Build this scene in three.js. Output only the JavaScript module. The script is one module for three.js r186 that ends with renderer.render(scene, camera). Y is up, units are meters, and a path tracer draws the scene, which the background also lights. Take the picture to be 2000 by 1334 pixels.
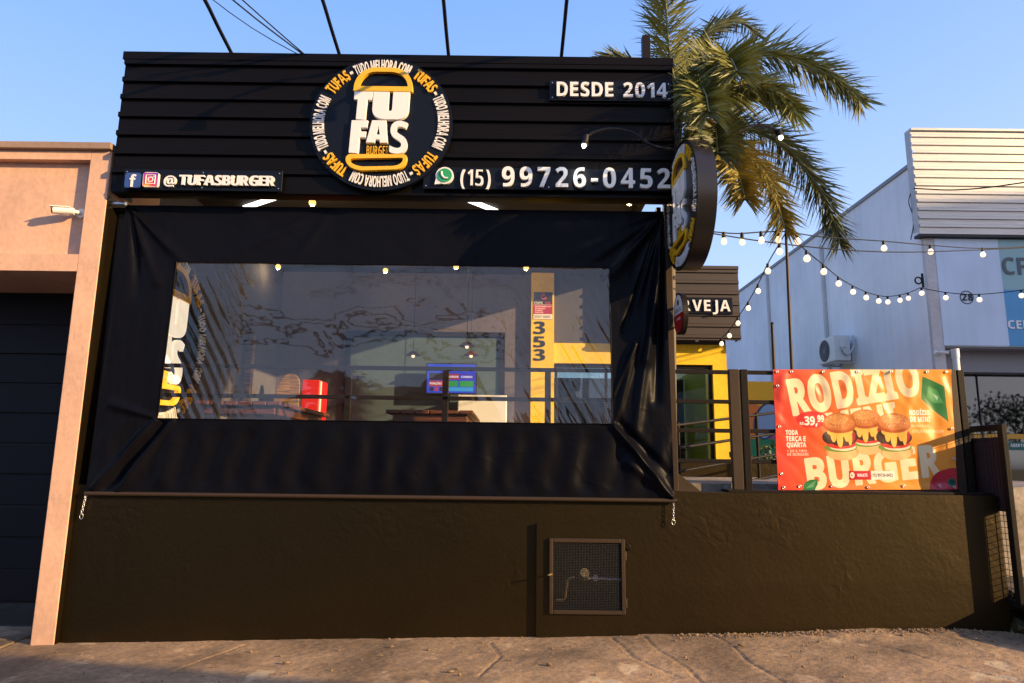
import * as THREE from 'three';
import { FontLoader } from 'three/addons/loaders/FontLoader.js';
import { TextGeometry } from 'three/addons/geometries/TextGeometry.js';
import { RoundedBoxGeometry } from 'three/addons/geometries/RoundedBoxGeometry.js';
import { mergeGeometries } from 'three/addons/utils/BufferGeometryUtils.js';
import { RectAreaLightUniformsLib } from 'three/addons/lights/RectAreaLightUniformsLib.js';

// ------------------------------------------------------------ camera, sky, sun, exposure
const scene = new THREE.Scene();
const FPX = 1340, PITCH = Math.atan(1340 / 7716), ROLL = 0.0122;
const camera = new THREE.PerspectiveCamera(2 * Math.atan(667 / FPX) * 180 / Math.PI, 1024 / 683, 0.05, 600);
camera.position.set(0, 1.6, 6.71);
camera.rotation.set(PITCH, 0, ROLL);
camera.updateMatrixWorld(true);
const SUN = new THREE.Vector3(2, 0.62, 1).normalize();
const SKY_GAIN = 0.62;
{
  const W = 512, H = 256, d = new Float32Array(W * H * 4);
  const mix = (a, b, t) => a + (b - a) * t, ss = (a, b, x) => { const t = Math.min(1, Math.max(0, (x - a) / (b - a))); return t * t * (3 - 2 * t); };
  for (let j = 0; j < H; j++) for (let i = 0; i < W; i++) {
    const el = (j + 0.5) / H * Math.PI - Math.PI / 2, az = (i + 0.5) / W * 2 * Math.PI - Math.PI;
    const v = new THREE.Vector3(Math.cos(el) * Math.cos(az), Math.sin(el), Math.cos(el) * Math.sin(az));
    const e = Math.max(0, el), k = ss(0, 1.0, e), h = Math.exp(-e / 0.16);
    let c = [mix(0.40, 0.13, k), mix(0.66, 0.34, k), mix(1.10, 0.92, k)];
    c = [mix(c[0], 1.25, h * 0.75), mix(c[1], 1.22, h * 0.75), mix(c[2], 1.35, h * 0.75)];
    const g = Math.acos(Math.max(-1, Math.min(1, v.dot(SUN)))), glow = Math.exp(-g / 0.38);
    c = [c[0] + 1.9 * glow, c[1] + 1.15 * glow, c[2] + 0.45 * glow];
    if (el < 0) c = [0.22, 0.19, 0.17];
    const o = (j * W + i) * 4;
    d[o] = c[0] * SKY_GAIN; d[o + 1] = c[1] * SKY_GAIN; d[o + 2] = c[2] * SKY_GAIN; d[o + 3] = 1;
  }
  const t = new THREE.DataTexture(d, W, H, THREE.RGBAFormat, THREE.FloatType);
  t.mapping = THREE.EquirectangularReflectionMapping; t.magFilter = THREE.LinearFilter; t.minFilter = THREE.LinearFilter; t.needsUpdate = true;
  scene.background = t; scene.environment = t;
}
const sun = new THREE.DirectionalLight(new THREE.Color().setRGB(1, 0.69, 0.34), 5);
sun.target.position.set(1, 2, -2); sun.position.copy(SUN).multiplyScalar(40).add(sun.target.position);
sun.castShadow = true; sun.shadow.mapSize.set(2048, 2048); sun.shadow.radius = 1;
Object.assign(sun.shadow.camera, { left: -30, right: 30, top: 25, bottom: -25, near: 1, far: 120 });
scene.add(sun, sun.target);
const renderer = new THREE.WebGLRenderer({ antialias: true });
renderer.setSize(1024, 683);
renderer.toneMapping = THREE.LinearToneMapping;
renderer.toneMappingExposure = 1.75;
renderer.shadowMap.enabled = true;
RectAreaLightUniformsLib.init();

// ------------------------------------------------------------ helpers
let seed = 7;
const rnd = () => { seed = (seed * 1664525 + 1013904223) >>> 0; return seed / 4294967296; };
const V = (x, y, z) => new THREE.Vector3(x, y, z);
function ray(px, py) { return V((px - 1000) / FPX, -(py - 667) / FPX, -1).applyQuaternion(camera.quaternion); }
function Zp(px, py, z) { const r = ray(px, py); return camera.position.clone().addScaledVector(r, (z - 6.71) / r.z); }
function Xp(px, py, x) { const r = ray(px, py); return camera.position.clone().addScaledVector(r, x / r.x); }
function Yp(px, py, y) { const r = ray(px, py); return camera.position.clone().addScaledVector(r, (y - 1.6) / r.y); }
const used = new Map();
function numbered(n) { const k = used.get(n) || 0; used.set(n, k + 1); return k ? n + '_' + String(k).padStart(3, '0') : n; }
const base = new WeakMap();
function thing(name, label, category, pos = [0, 0, 0], group, local = false) {
  const o = new THREE.Group(); o.name = numbered(name); o.position.set(...pos); scene.add(o);
  o.userData = { label, category }; if (group) o.userData.group = group;
  base.set(o, local ? V(0, 0, 0) : o.position.clone()); return o;
}
function part(name, geo, mat, parent, label) {
  if (Array.isArray(geo)) geo = mergeGeometries(geo.map(g => { g = g.index ? g.toNonIndexed() : g; for (const k of Object.keys(g.attributes)) if (!['position', 'normal', 'uv'].includes(k)) g.deleteAttribute(k); return g; }));
  const b = base.get(parent); geo.translate(-b.x, -b.y, -b.z);
  const m = new THREE.Mesh(geo, mat); m.name = name; m.castShadow = m.receiveShadow = true; parent.add(m); base.set(m, b);
  if (label) m.userData.label = label; return m;
}
function struct(name, geo, mat) { const m = new THREE.Mesh(geo, mat); m.name = name; m.userData = { kind: 'structure' }; m.castShadow = m.receiveShadow = true; scene.add(m); base.set(m, V(0, 0, 0)); return m; }
function muv(g) {
  const p = g.attributes.position, n = g.attributes.normal, uv = new Float32Array(p.count * 2);
  for (let i = 0; i < p.count; i++) {
    const ax = Math.abs(n.getX(i)), ay = Math.abs(n.getY(i)), az = Math.abs(n.getZ(i));
    if (ax > ay && ax > az) { uv[2 * i] = p.getZ(i); uv[2 * i + 1] = p.getY(i); }
    else if (ay > az) { uv[2 * i] = p.getX(i); uv[2 * i + 1] = p.getZ(i); }
    else { uv[2 * i] = p.getX(i); uv[2 * i + 1] = p.getY(i); }
  }
  g.setAttribute('uv', new THREE.BufferAttribute(uv, 2)); return g;
}
function box(x0, x1, y0, y1, z0, z1) { const g = new THREE.BoxGeometry(Math.abs(x1 - x0), Math.abs(y1 - y0), Math.abs(z1 - z0)); g.translate((x0 + x1) / 2, (y0 + y1) / 2, (z0 + z1) / 2); return muv(g); }
function rbox(x0, x1, y0, y1, z0, z1, r = 0.006) { const g = new RoundedBoxGeometry(Math.abs(x1 - x0), Math.abs(y1 - y0), Math.abs(z1 - z0), 2, r); g.translate((x0 + x1) / 2, (y0 + y1) / 2, (z0 + z1) / 2); return muv(g); }
function bar(p, q, w, h) {   // square bar between two points
  const d = q.clone().sub(p), g = new THREE.BoxGeometry(w, h, d.length());
  const m = new THREE.Matrix4().lookAt(q, p, Math.abs(d.y) > 0.95 * d.length() ? V(0, 0, 1) : V(0, 1, 0)); m.setPosition(p.clone().add(q).multiplyScalar(0.5));
  return g.applyMatrix4(m);
}
function cyl(p, q, r0, r1 = r0, n = 10) {
  const d = q.clone().sub(p), g = new THREE.CylinderGeometry(r1, r0, d.length(), n);
  g.applyQuaternion(new THREE.Quaternion().setFromUnitVectors(V(0, 1, 0), d.clone().normalize()));
  const c = p.clone().add(q).multiplyScalar(0.5); return g.translate(c.x, c.y, c.z);
}
function tube(pts, r, seg = 24, rad = 8) { return new THREE.TubeGeometry(new THREE.CatmullRomCurve3(pts), seg, r, rad); }
function ball(c, r, sy = 1, n = 14) { const g = new THREE.SphereGeometry(r, n, Math.max(6, n - 4)); g.scale(1, sy, 1); return g.translate(c.x, c.y, c.z); }
// value noise
const PERM = new Uint16Array(65536); for (let i = 0; i < 65536; i++) PERM[i] = Math.floor(rnd() * 65536);
const hash = (i, j, per) => { i = ((i % per) + per) % per; j = ((j % per) + per) % per; return PERM[(i * 157 + j * 7919 + per * 31) & 65535] / 65535; };
function vn(x, y, per = 1024) { const i = Math.floor(x), j = Math.floor(y), f = x - i, g = y - j, u = f * f * (3 - 2 * f), v = g * g * (3 - 2 * g); const a = hash(i, j, per), b = hash(i + 1, j, per), c = hash(i, j + 1, per), d = hash(i + 1, j + 1, per); return a + (b - a) * u + (c - a) * v + (a - b - c + d) * u * v; }
function fbm(x, y, per, oct = 5) { let s = 0, a = 0.5; for (let o = 0; o < oct; o++) { s += a * vn(x, y, per); x *= 2; y *= 2; per *= 2; a *= 0.5; } return s; }
const ss = (a, b, x) => { const t = Math.min(1, Math.max(0, (x - a) / (b - a))); return t * t * (3 - 2 * t); };
function tex(n, fn, size, srgb) {   // fn(u,v in 0..1) -> [r,g,b] ; covers size metres
  const d = new Uint8Array(n * n * 4);
  for (let j = 0; j < n; j++) for (let i = 0; i < n; i++) { const c = fn(i / n, j / n), o = (j * n + i) * 4; for (let k = 0; k < 3; k++) d[o + k] = Math.max(0, Math.min(255, (c.length ? c[k] : c) * 255)); d[o + 3] = 255; }
  const t = new THREE.DataTexture(d, n, n); t.wrapS = t.wrapT = THREE.RepeatWrapping; t.magFilter = THREE.LinearFilter; t.minFilter = THREE.LinearMipmapLinearFilter; t.generateMipmaps = true;
  t.repeat.set(1 / size, 1 / size); if (srgb) t.colorSpace = THREE.SRGBColorSpace; t.needsUpdate = true; return t;
}
const lin = (r, g, b) => new THREE.Color().setRGB(r, g, b);
const M = (c, o = {}) => new THREE.MeshStandardMaterial({ color: c instanceof THREE.Color ? c : lin(...c), roughness: 0.7, side: THREE.DoubleSide, ...o });
const P = (c, o = {}) => new THREE.MeshPhysicalMaterial({ color: lin(...c), roughness: 0.5, side: THREE.DoubleSide, ...o });

// textures
const plasterB = tex(512, (u, v) => 0.5 * fbm(u * 12, v * 12, 12, 5) + 0.5 * Math.pow(fbm(u * 50 + 3 * fbm(u * 8, v * 8, 8, 3), v * 28, 64, 3), 2), 1.6);
const patchy = tex(512, (u, v) => { const a = 0.94 + 0.14 * (fbm(u * 6, v * 6, 6, 6) - 0.5) + 0.10 * (fbm(u * 60, v * 60, 60, 2) - 0.5); return [a, a, a]; }, 2.3, true);
const streaky = tex(512, (u, v) => { const a = 0.95 + 0.06 * (fbm(u * 30, v * 2, 32, 5) - 0.5) + 0.10 * (fbm(u * 5, v * 5, 5, 4) - 0.5); return [a, a, a]; }, 3.1, true);
const concrete = tex(1024, (u, v) => {
  const a = fbm(u * 5, v * 5, 5, 7), b = fbm(u * 90, v * 90, 128, 3), c = fbm(u * 9 + 5, v * 9, 9, 5); let k = 0.78 + 0.55 * (a - 0.5) + 0.28 * (b - 0.5);
  const w = ss(0.56, 0.66, c) * 0.2; return [k + w, k * 0.93 + w, k * 0.84 + w];
}, 2.9, true);
const concreteB = tex(512, (u, v) => 0.6 * fbm(u * 20, v * 20, 20, 5) + 0.4 * fbm(u * 100, v * 100, 128, 2), 1.1);
const wallT = tex(1024, (u, v) => { let a = 0.86 + 0.22 * (fbm(u * 7, v * 7, 7, 6) - 0.5); const st = ss(0.60, 0.72, fbm(u * 26 + 7, v * 5, 32, 4)) * 0.10, ch = ss(0.80, 0.84, vn(u * 170, v * 170, 170)) * ss(0.55, 0.62, fbm(u * 11 + 3, v * 11, 11, 3)); a = Math.min(1, a + st); return [Math.min(1, a + 0.14 * ch), Math.min(1, a + 0.12 * ch), Math.min(1, a + 0.1 * ch)]; }, 3.7, true);
const wallB = tex(1024, (u, v) => { const m = ss(0.45, 0.7, fbm(u * 6 + 2, v * 6, 6, 3)); return 0.5 * fbm(u * 9, v * 9, 9, 4) + 0.15 * fbm(u * 120, v * 120, 128, 2) + 0.35 * m * Math.abs(fbm(u * 30 + 4 * fbm(u * 8, v * 8, 8, 3), v * 30, 32, 3) * 2 - 0.9); }, 3.1);
const fabricB = tex(256, (u, v) => fbm(u * 40, v * 40, 64, 3), 0.5);
const brushed = tex(256, (u, v) => { const a = 0.94 + 0.16 * (fbm(u * 3, v * 60, 64, 4) - 0.5); return [a, a, a]; }, 1.3, true);
const woodT = tex(256, (u, v) => { const a = 0.6 + 0.7 * (fbm(u * 3, v * 60, 64, 4) - 0.5); return [a, a * 0.9, a * 0.8]; }, 0.9, true);

const mat = {
  pink: M([0.78, 0.47, 0.31], { map: patchy, bumpMap: plasterB, bumpScale: 0.004, roughness: 0.85 }),
  coping: M([0.36, 0.24, 0.17], { map: patchy, bumpMap: plasterB, bumpScale: 0.004, roughness: 0.9 }),
  blackWall: P([0.0060, 0.0037, 0.0013], { map: wallT, bumpMap: wallB, bumpScale: 0.009, roughness: 0.42, ior: 1.56, specularIntensity: 1, specularColor: lin(1, 0.72, 0.34) }),
  doorPanel: P([0.010, 0.010, 0.015], { map: streaky, roughness: 0.5, specularIntensity: 0.4 }),
  sheetBlack: P([0.005, 0.0035, 0.0025], { map: brushed, roughness: 0.40, specularIntensity: 0.22 }),
  sheetBrown: P([0.055, 0.038, 0.024], { map: brushed, roughness: 0.45 }),
  steelBlack: P([0.014, 0.010, 0.007], { roughness: 0.45, specularIntensity: 0.3, bumpMap: fabricB, bumpScale: 0.001 }),
  steelBrown: P([0.05, 0.03, 0.015], { roughness: 0.5, specularIntensity: 0.6, map: patchy }),
  signNavy: P([0.005, 0.007, 0.013], { roughness: 0.4, specularIntensity: 0.3 }),
  letterWhite: P([0.78, 0.75, 0.70], { roughness: 0.35 }),
  letterYellow: P([0.80, 0.44, 0.012], { roughness: 0.35 }),
  vinyl: P([0.004, 0.004, 0.006], { roughness: 0.38, specularIntensity: 0.14, bumpMap: fabricB, bumpScale: 0.0006 }),
  clear: P([0.97, 0.97, 0.97], { roughness: 0.03, transmission: 1, thickness: 0, ior: 1.7 }),
  glassDark: P([0.5, 0.6, 0.58], { roughness: 0.02, transmission: 1, thickness: 0, ior: 1.6 }),
  yellow: M([0.92, 0.60, 0.008], { map: patchy, bumpMap: plasterB, bumpScale: 0.003, roughness: 0.7 }),
  white: M([0.88, 0.88, 0.88], { map: streaky, bumpMap: plasterB, bumpScale: 0.004, roughness: 0.85 }),
  whiteTrim: M([0.62, 0.60, 0.58], { map: patchy, roughness: 0.7 }),
  silver: P([0.60, 0.58, 0.53], { map: brushed, metalness: 0.45, roughness: 0.45 }),
  plastic: M([0.72, 0.71, 0.66], { roughness: 0.45 }),
  grey: M([0.25, 0.25, 0.26], { roughness: 0.6 }),
  dark: M([0.012, 0.012, 0.012], { roughness: 0.6 }),
  rubber: P([0.006, 0.006, 0.007], { roughness: 0.5, specularIntensity: 0.5 }),
  wood: M([0.30, 0.115, 0.05], { map: woodT, roughness: 0.5 }),
  woodLight: M([0.68, 0.47, 0.24], { map: woodT, roughness: 0.6 }),
  red: P([0.62, 0.02, 0.02], { roughness: 0.3 }),
  chrome: P([0.75, 0.73, 0.70], { metalness: 0.9, roughness: 0.3 }),
  brass: P([0.6, 0.42, 0.18], { metalness: 0.7, roughness: 0.4, map: patchy }),
  bulb: M([0.9, 0.85, 0.75], { emissive: lin(1, 0.72, 0.46), emissiveIntensity: 0.8, roughness: 0.4 }),
  bulbWarm: M([0.9, 0.8, 0.5], { emissive: lin(1, 0.62, 0.16), emissiveIntensity: 0.9, roughness: 0.4 }),
  led: M([0.9, 0.9, 0.9], { emissive: lin(1, 0.95, 0.86), emissiveIntensity: 2.2 }),
  concrete: M([0.56, 0.42, 0.27], { map: concrete, bumpMap: concreteB, bumpScale: 0.006, roughness: 0.92 }),
  paving: M([0.34, 0.28, 0.2], { map: concrete, bumpMap: concreteB, bumpScale: 0.006, roughness: 0.92 }),
  asphalt: M([0.055, 0.052, 0.05], { map: concrete, bumpMap: concreteB, bumpScale: 0.008, roughness: 0.95 }),
  floor: M([0.46, 0.44, 0.42], { map: concrete, roughness: 0.7 }),
};
const fonts = {};
for (const k of ['sans_bold', 'sans_regular', 'serif_bold']) fonts[k] = await new FontLoader().loadAsync('fonts/droid/droid_' + k + '.typeface.json');
const glyphCache = {};
function glyph(ch, font, depth, bev = 0.06) {   // unit-size glyph with its advance
  const k = ch + font + depth; if (glyphCache[k]) return glyphCache[k];
  const g = new TextGeometry(ch, { font: fonts[font], size: 1, depth: 1, curveSegments: 5, bevelEnabled: false });
  g.computeBoundingBox(); return glyphCache[k] = { g, b: g.boundingBox };
}
// straight lettering in local xy, each character its own mesh; fits width w and height h, starting at (x,y) front z
function lettering(str, x, y, w, h, z, depth, material, parent, font = 'sans_bold', gap = 0.14, cap = 0, bold = 0) {
  cap = glyph('H', font, 1).b.max.y; gap *= cap / 0.72;
  let tot = 0; const list = [];
  for (const ch of str) { if (ch === ' ') { tot += 0.38 * cap / 0.72; continue; } const q = glyph(ch, font, 1); list.push([q, tot - q.b.min.x, ch]); tot += q.b.max.x - q.b.min.x + gap; }
  tot -= gap; const sx = w / tot, sy = h / cap;
  for (const [q, ox, ch] of list) {
    const g = q.g.clone(); g.translate(ox, 0, 0); g.scale(sx, sy, depth); g.translate(x, y, z);
    if (bold) { const g2 = g.clone(); g2.translate(bold, 0, 0.0007); const g3 = g.clone(); g3.translate(-bold, 0, 0.0011); part(/\d/.test(ch) ? 'digit' : 'letter', [g, g2, g3], material, parent); }
    else part(/\d/.test(ch) ? 'digit' : 'letter', g, material, parent);
  }
}
function sheet(x0, x1, yTop, yBot, ribs, z, out, rh) {   // ribbed metal sheet, ribs at given heights (centre)
  const prof = [[yTop, z]];
  for (const r of ribs) prof.push([r + rh * 0.8, z], [r + rh * 0.42, z + out], [r - rh * 0.42, z + out], [r - rh * 0.6, z]);
  prof.push([yBot, z]); const pos = [], uv = [];
  for (let i = 0; i < prof.length - 1; i++) { const [a, za] = prof[i], [b, zb] = prof[i + 1]; for (const [X, Y, Z] of [[x0, a, za], [x0, b, zb], [x1, b, zb], [x0, a, za], [x1, b, zb], [x1, a, za]]) { pos.push(X, Y, Z); uv.push(X, Y); } }
  const g = new THREE.BufferGeometry(); g.setAttribute('position', new THREE.Float32BufferAttribute(pos, 3)); g.setAttribute('uv', new THREE.Float32BufferAttribute(uv, 2)); g.computeVertexNormals(); return g;
}
function grid(nx, ny, f) {   // f(u,v) -> Vector3 ; uv in metres from x,y
  const pos = [], uv = [], idx = [];
  for (let j = 0; j <= ny; j++) for (let i = 0; i <= nx; i++) { const p = f(i / nx, j / ny); pos.push(p.x, p.y, p.z); uv.push(p.u ?? p.x, p.v ?? p.y); }
  for (let j = 0; j < ny; j++) for (let i = 0; i < nx; i++) { const a = j * (nx + 1) + i; idx.push(a, a + 1, a + nx + 2, a, a + nx + 2, a + nx + 1); }
  const g = new THREE.BufferGeometry(); g.setAttribute('position', new THREE.Float32BufferAttribute(pos, 3)); g.setAttribute('uv', new THREE.Float32BufferAttribute(uv, 2)); g.setIndex(idx); g.computeVertexNormals(); return g;
}

// ------------------------------------------------------------ ground
const gy = (x, z) => 0.024 * Math.max(-9, Math.min(4.2, x)) - Math.max(0, x - 4) * 0.05 * (x < 6 ? 1 : 0) - 0.02 * z;
{
  const cracks = []; // polylines on the pavement
  for (const pts of [[[-2.35, .15], [-2.5, .5], [-2.62, .8], [-2.7, 1.4]], [[2.75, 0], [3.0, .25], [3.3, .55], [3.45, .9], [3.8, 1.5]], [[1.9, .05], [1.98, .4], [1.95, .8], [2.05, 1.4]], [[1.25, .08], [1.3, .5], [1.42, 1.0], [1.45, 1.6]], [[.95, .1], [1.05, .7], [1.3, 1.2]], [[-.15, .2], [-.05, .6], [-.2, 1.1]], [[3.9, .1], [4.3, .3], [4.9, .35]]]) cracks.push(pts);
  const cd = (x, z) => { let m = 9; for (const c of cracks) for (let i = 0; i < c.length - 1; i++) { const [ax, az] = c[i], [bx, bz] = c[i + 1]; const dx = bx - ax, dz = bz - az; let t = ((x - ax) * dx + (z - az) * dz) / (dx * dx + dz * dz); t = Math.max(0, Math.min(1, t)); m = Math.min(m, Math.hypot(x - ax - dx * t, z - az - dz * t)); } return m; };
  const X0 = -4.55, X1 = 6.2;
  struct('sidewalk', grid(680, 170, (u, v) => {
    const x = X0 + (X1 - X0) * u, z = 2.6 - 2.75 * v; let y = gy(x, z);
    y += 0.024 * (fbm(x * 1.3 + 9, z * 1.3, 512, 3) - 0.5) + 0.010 * (fbm(x * 7 + 2 * fbm(x * 2, z * 2, 512, 2), z * 9, 512, 4) - 0.5) + 0.004 * (fbm(x * 30, z * 30, 512, 2) - 0.5);
    y += 0.05 * ss(0.28, 0, z) * ss(2.2, 3.2, x) * fbm(x * 5, z * 5, 512, 4);
    const w = 0.012 * fbm(x * 6, z * 6, 512, 2); y -= 0.008 * ss(0.018, 0.004, cd(x + w * 3, z + w * 3));
    const p = V(x, y, z); p.u = x; p.v = z; return p;
  }), mat.concrete);
  // paving slabs in front of the pink building
  const pv = struct('paved_apron', box(-12, -4.56, -0.6, -0.215, -1.2, 2.6), mat.asphalt);
  for (let i = 0; i < 8; i++) for (let j = 0; j < 6; j++) {
    const x0 = -4.58 - (i + 1) * 0.62, z0 = -0.62 + j * 0.52, g = rbox(x0 + 0.008, x0 + 0.612, -0.22, -0.115 + 0.012 * rnd(), z0 + 0.008, z0 + 0.512, 0.01);
    part('slab', g, mat.paving, pv);
  }
  struct('kerb', rbox(-40, 40, -0.5, -0.1, 2.6, 2.75, 0.02), mat.whiteTrim);
  struct('road', box(-60, 60, -0.6, -0.24, 2.75, 9.6), mat.asphalt);
  struct('far_sidewalk', box(-60, 60, -0.6, -0.1, 9.6, 12.4), mat.paving);
  const gr = new THREE.PlaneGeometry(900, 900); gr.rotateX(-Math.PI / 2); gr.translate(0, -0.4, 0); struct('ground', muv(gr), M([0.13, 0.10, 0.07], { map: concrete, roughness: 1 }));
  struct('terrace_floor', box(-4.15, 7.3, -0.3, 1.40, -14, -0.32), mat.floor);
  struct('forecourt', box(4.95, 30, -0.3, 0.80, -5.6, -1.2), mat.floor);
  struct('entrance_ramp', grid(20, 20, (u, v) => { const x = 4.72 + 12 * u, z = -1.2 + 2.4 * v; const p = V(x, 0.80 - 0.72 * v, z); p.u = x; p.v = z; return p; }), M([0.13, 0.12, 0.12], { map: concrete, bumpMap: concreteB, bumpScale: 0.006, roughness: 0.95 }));  // dark ramp colour stands in for shade that nothing casts here
  // loose bits on the pavement
  for (const [px, py, s] of [[1072, 1298, .03], [1448, 1272, .035], [880, 1306, .025], [560, 1282, .03], [660, 1325, .03], [765, 1258, .02], [1300, 1240, .025], [420, 1318, .022]]) {
    const p = Yp(px, py, 0); p.y = gy(p.x, p.z) + 0.012; const g = new THREE.IcosahedronGeometry(s, 1); g.scale(1, 0.35, 0.6); g.rotateY(rnd() * 3); g.translate(p.x, p.y, p.z);
    const t = thing('pebble', 'small stone chip lying on the concrete pavement', 'pebble', [p.x, p.y, p.z], 'stone chips on the pavement'); part('stone', g, mat.concrete, t);
  }
}

{ // crumbs of render and grit along the foot of the wall
  const g = new THREE.IcosahedronGeometry(1, 0), n = 1500, im = new THREE.InstancedMesh(g, mat.concrete, n), q = new THREE.Object3D();
  for (let i = 0; i < n; i++) { const near = rnd() < 0.6, x = near ? 1.5 + 3.2 * rnd() : -4.1 + 8.8 * rnd(), z = near ? 0.02 + 0.16 * rnd() * rnd() : 0.02 + 1.6 * rnd(), k = (near ? 0.004 : 0.002) + 0.008 * Math.pow(rnd(), 5); q.position.set(x, gy(x, z) + 0.004 + (near ? 0.02 * ss(2.2, 3.2, x) * ss(0.28, 0, z) : 0), z); q.scale.set(k * (1 + rnd()), k, k * (1 + rnd())); q.rotation.set(rnd() * 3, rnd() * 6, 0); q.updateMatrix(); im.setMatrixAt(i, q.matrix); }
  im.name = 'grit'; im.userData = { kind: 'stuff', label: 'crumbs of render and grit along the foot of the wall', category: 'grit' }; im.castShadow = im.receiveShadow = true; scene.add(im);
}
// ------------------------------------------------------------ pink building at the left
{
  const t = thing('pink_building', 'salmon pink rendered building with dark garage door and stepped recess', 'building', [-6.5, -0.1, -0.5]);
  const yT = 4.70, rT = 4.60, rB = 3.59, lB = 3.415;
  part('pilaster', rbox(-4.365, -4.15, -0.3, yT, -0.95, 0.06, 0.008), mat.pink, t);
  part('lintel', box(-12, -4.366, lB, rB, -0.95, 0.06), mat.pink, t);
  part('top_band', box(-12, -4.366, rT, yT, -0.95, 0.06), mat.pink, t);
  part('recessed_panel', box(-12, -4.366, rB, rT, -0.95, -0.03), mat.pink, t);
  part('coping', rbox(-12.1, -4.14, yT, yT + 0.075, -1.2, 0.11, 0.01), mat.coping, t);
  part('body', box(-12, -4.40, lB, yT, -8, -0.96), mat.pink, t);
  part('side_wall', box(-12.2, -12, -0.3, yT, -8, 0.06), mat.pink, t);
  const d = part('garage_door', box(-12, -4.366, 0.05, lB, -0.98, -0.93), mat.dark, t);
  for (let k = 0; k < 11; k++) part('panel', rbox(-12, -4.368, 0.07 + k * 0.331, 0.385 + k * 0.331, -0.95, -0.90 - 0.012 * (k % 2), 0.008), mat.doorPanel, d);
}
function secCamera(p, s, dir, label) {
  const t = thing('security_camera', label, 'camera', [p.x, p.y, p.z]);
  part('mounting_plate', cyl(p.clone().add(V(0, 0, 0)), p.clone().add(V(0, 0, 0.02 * s)), 0.055 * s, 0.05 * s, 18), mat.plastic, t);
  const e = p.clone().add(V(dir * 0.06 * s, -0.005 * s, 0.09 * s));
  part('bracket', tube([p.clone(), p.clone().add(V(dir * 0.02 * s, 0, 0.06 * s)), e], 0.02 * s, 10), mat.plastic, t);
  const f = e.clone().add(V(dir * 0.14 * s, -0.01 * s, 0.05 * s));
  part('housing', cyl(e.clone().add(V(-dir * 0.03 * s, 0.002, -0.01 * s)), f, 0.036 * s, 0.036 * s, 16), mat.plastic, t);
  part('sun_hood', bar(e.clone().add(V(0, 0.036 * s, 0)), f.clone().add(V(dir * 0.03 * s, 0.036 * s, 0.01 * s)), 0.07 * s, 0.008 * s), mat.plastic, t);
  part('lens', cyl(f, f.clone().add(V(dir * 0.012 * s, 0, 0.004 * s)), 0.034 * s, 0.03 * s, 16), mat.rubber, t);
}
secCamera(Zp(160, 418, -0.03), 1.0, -1, 'small white bullet security camera on the pink wall');

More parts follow.
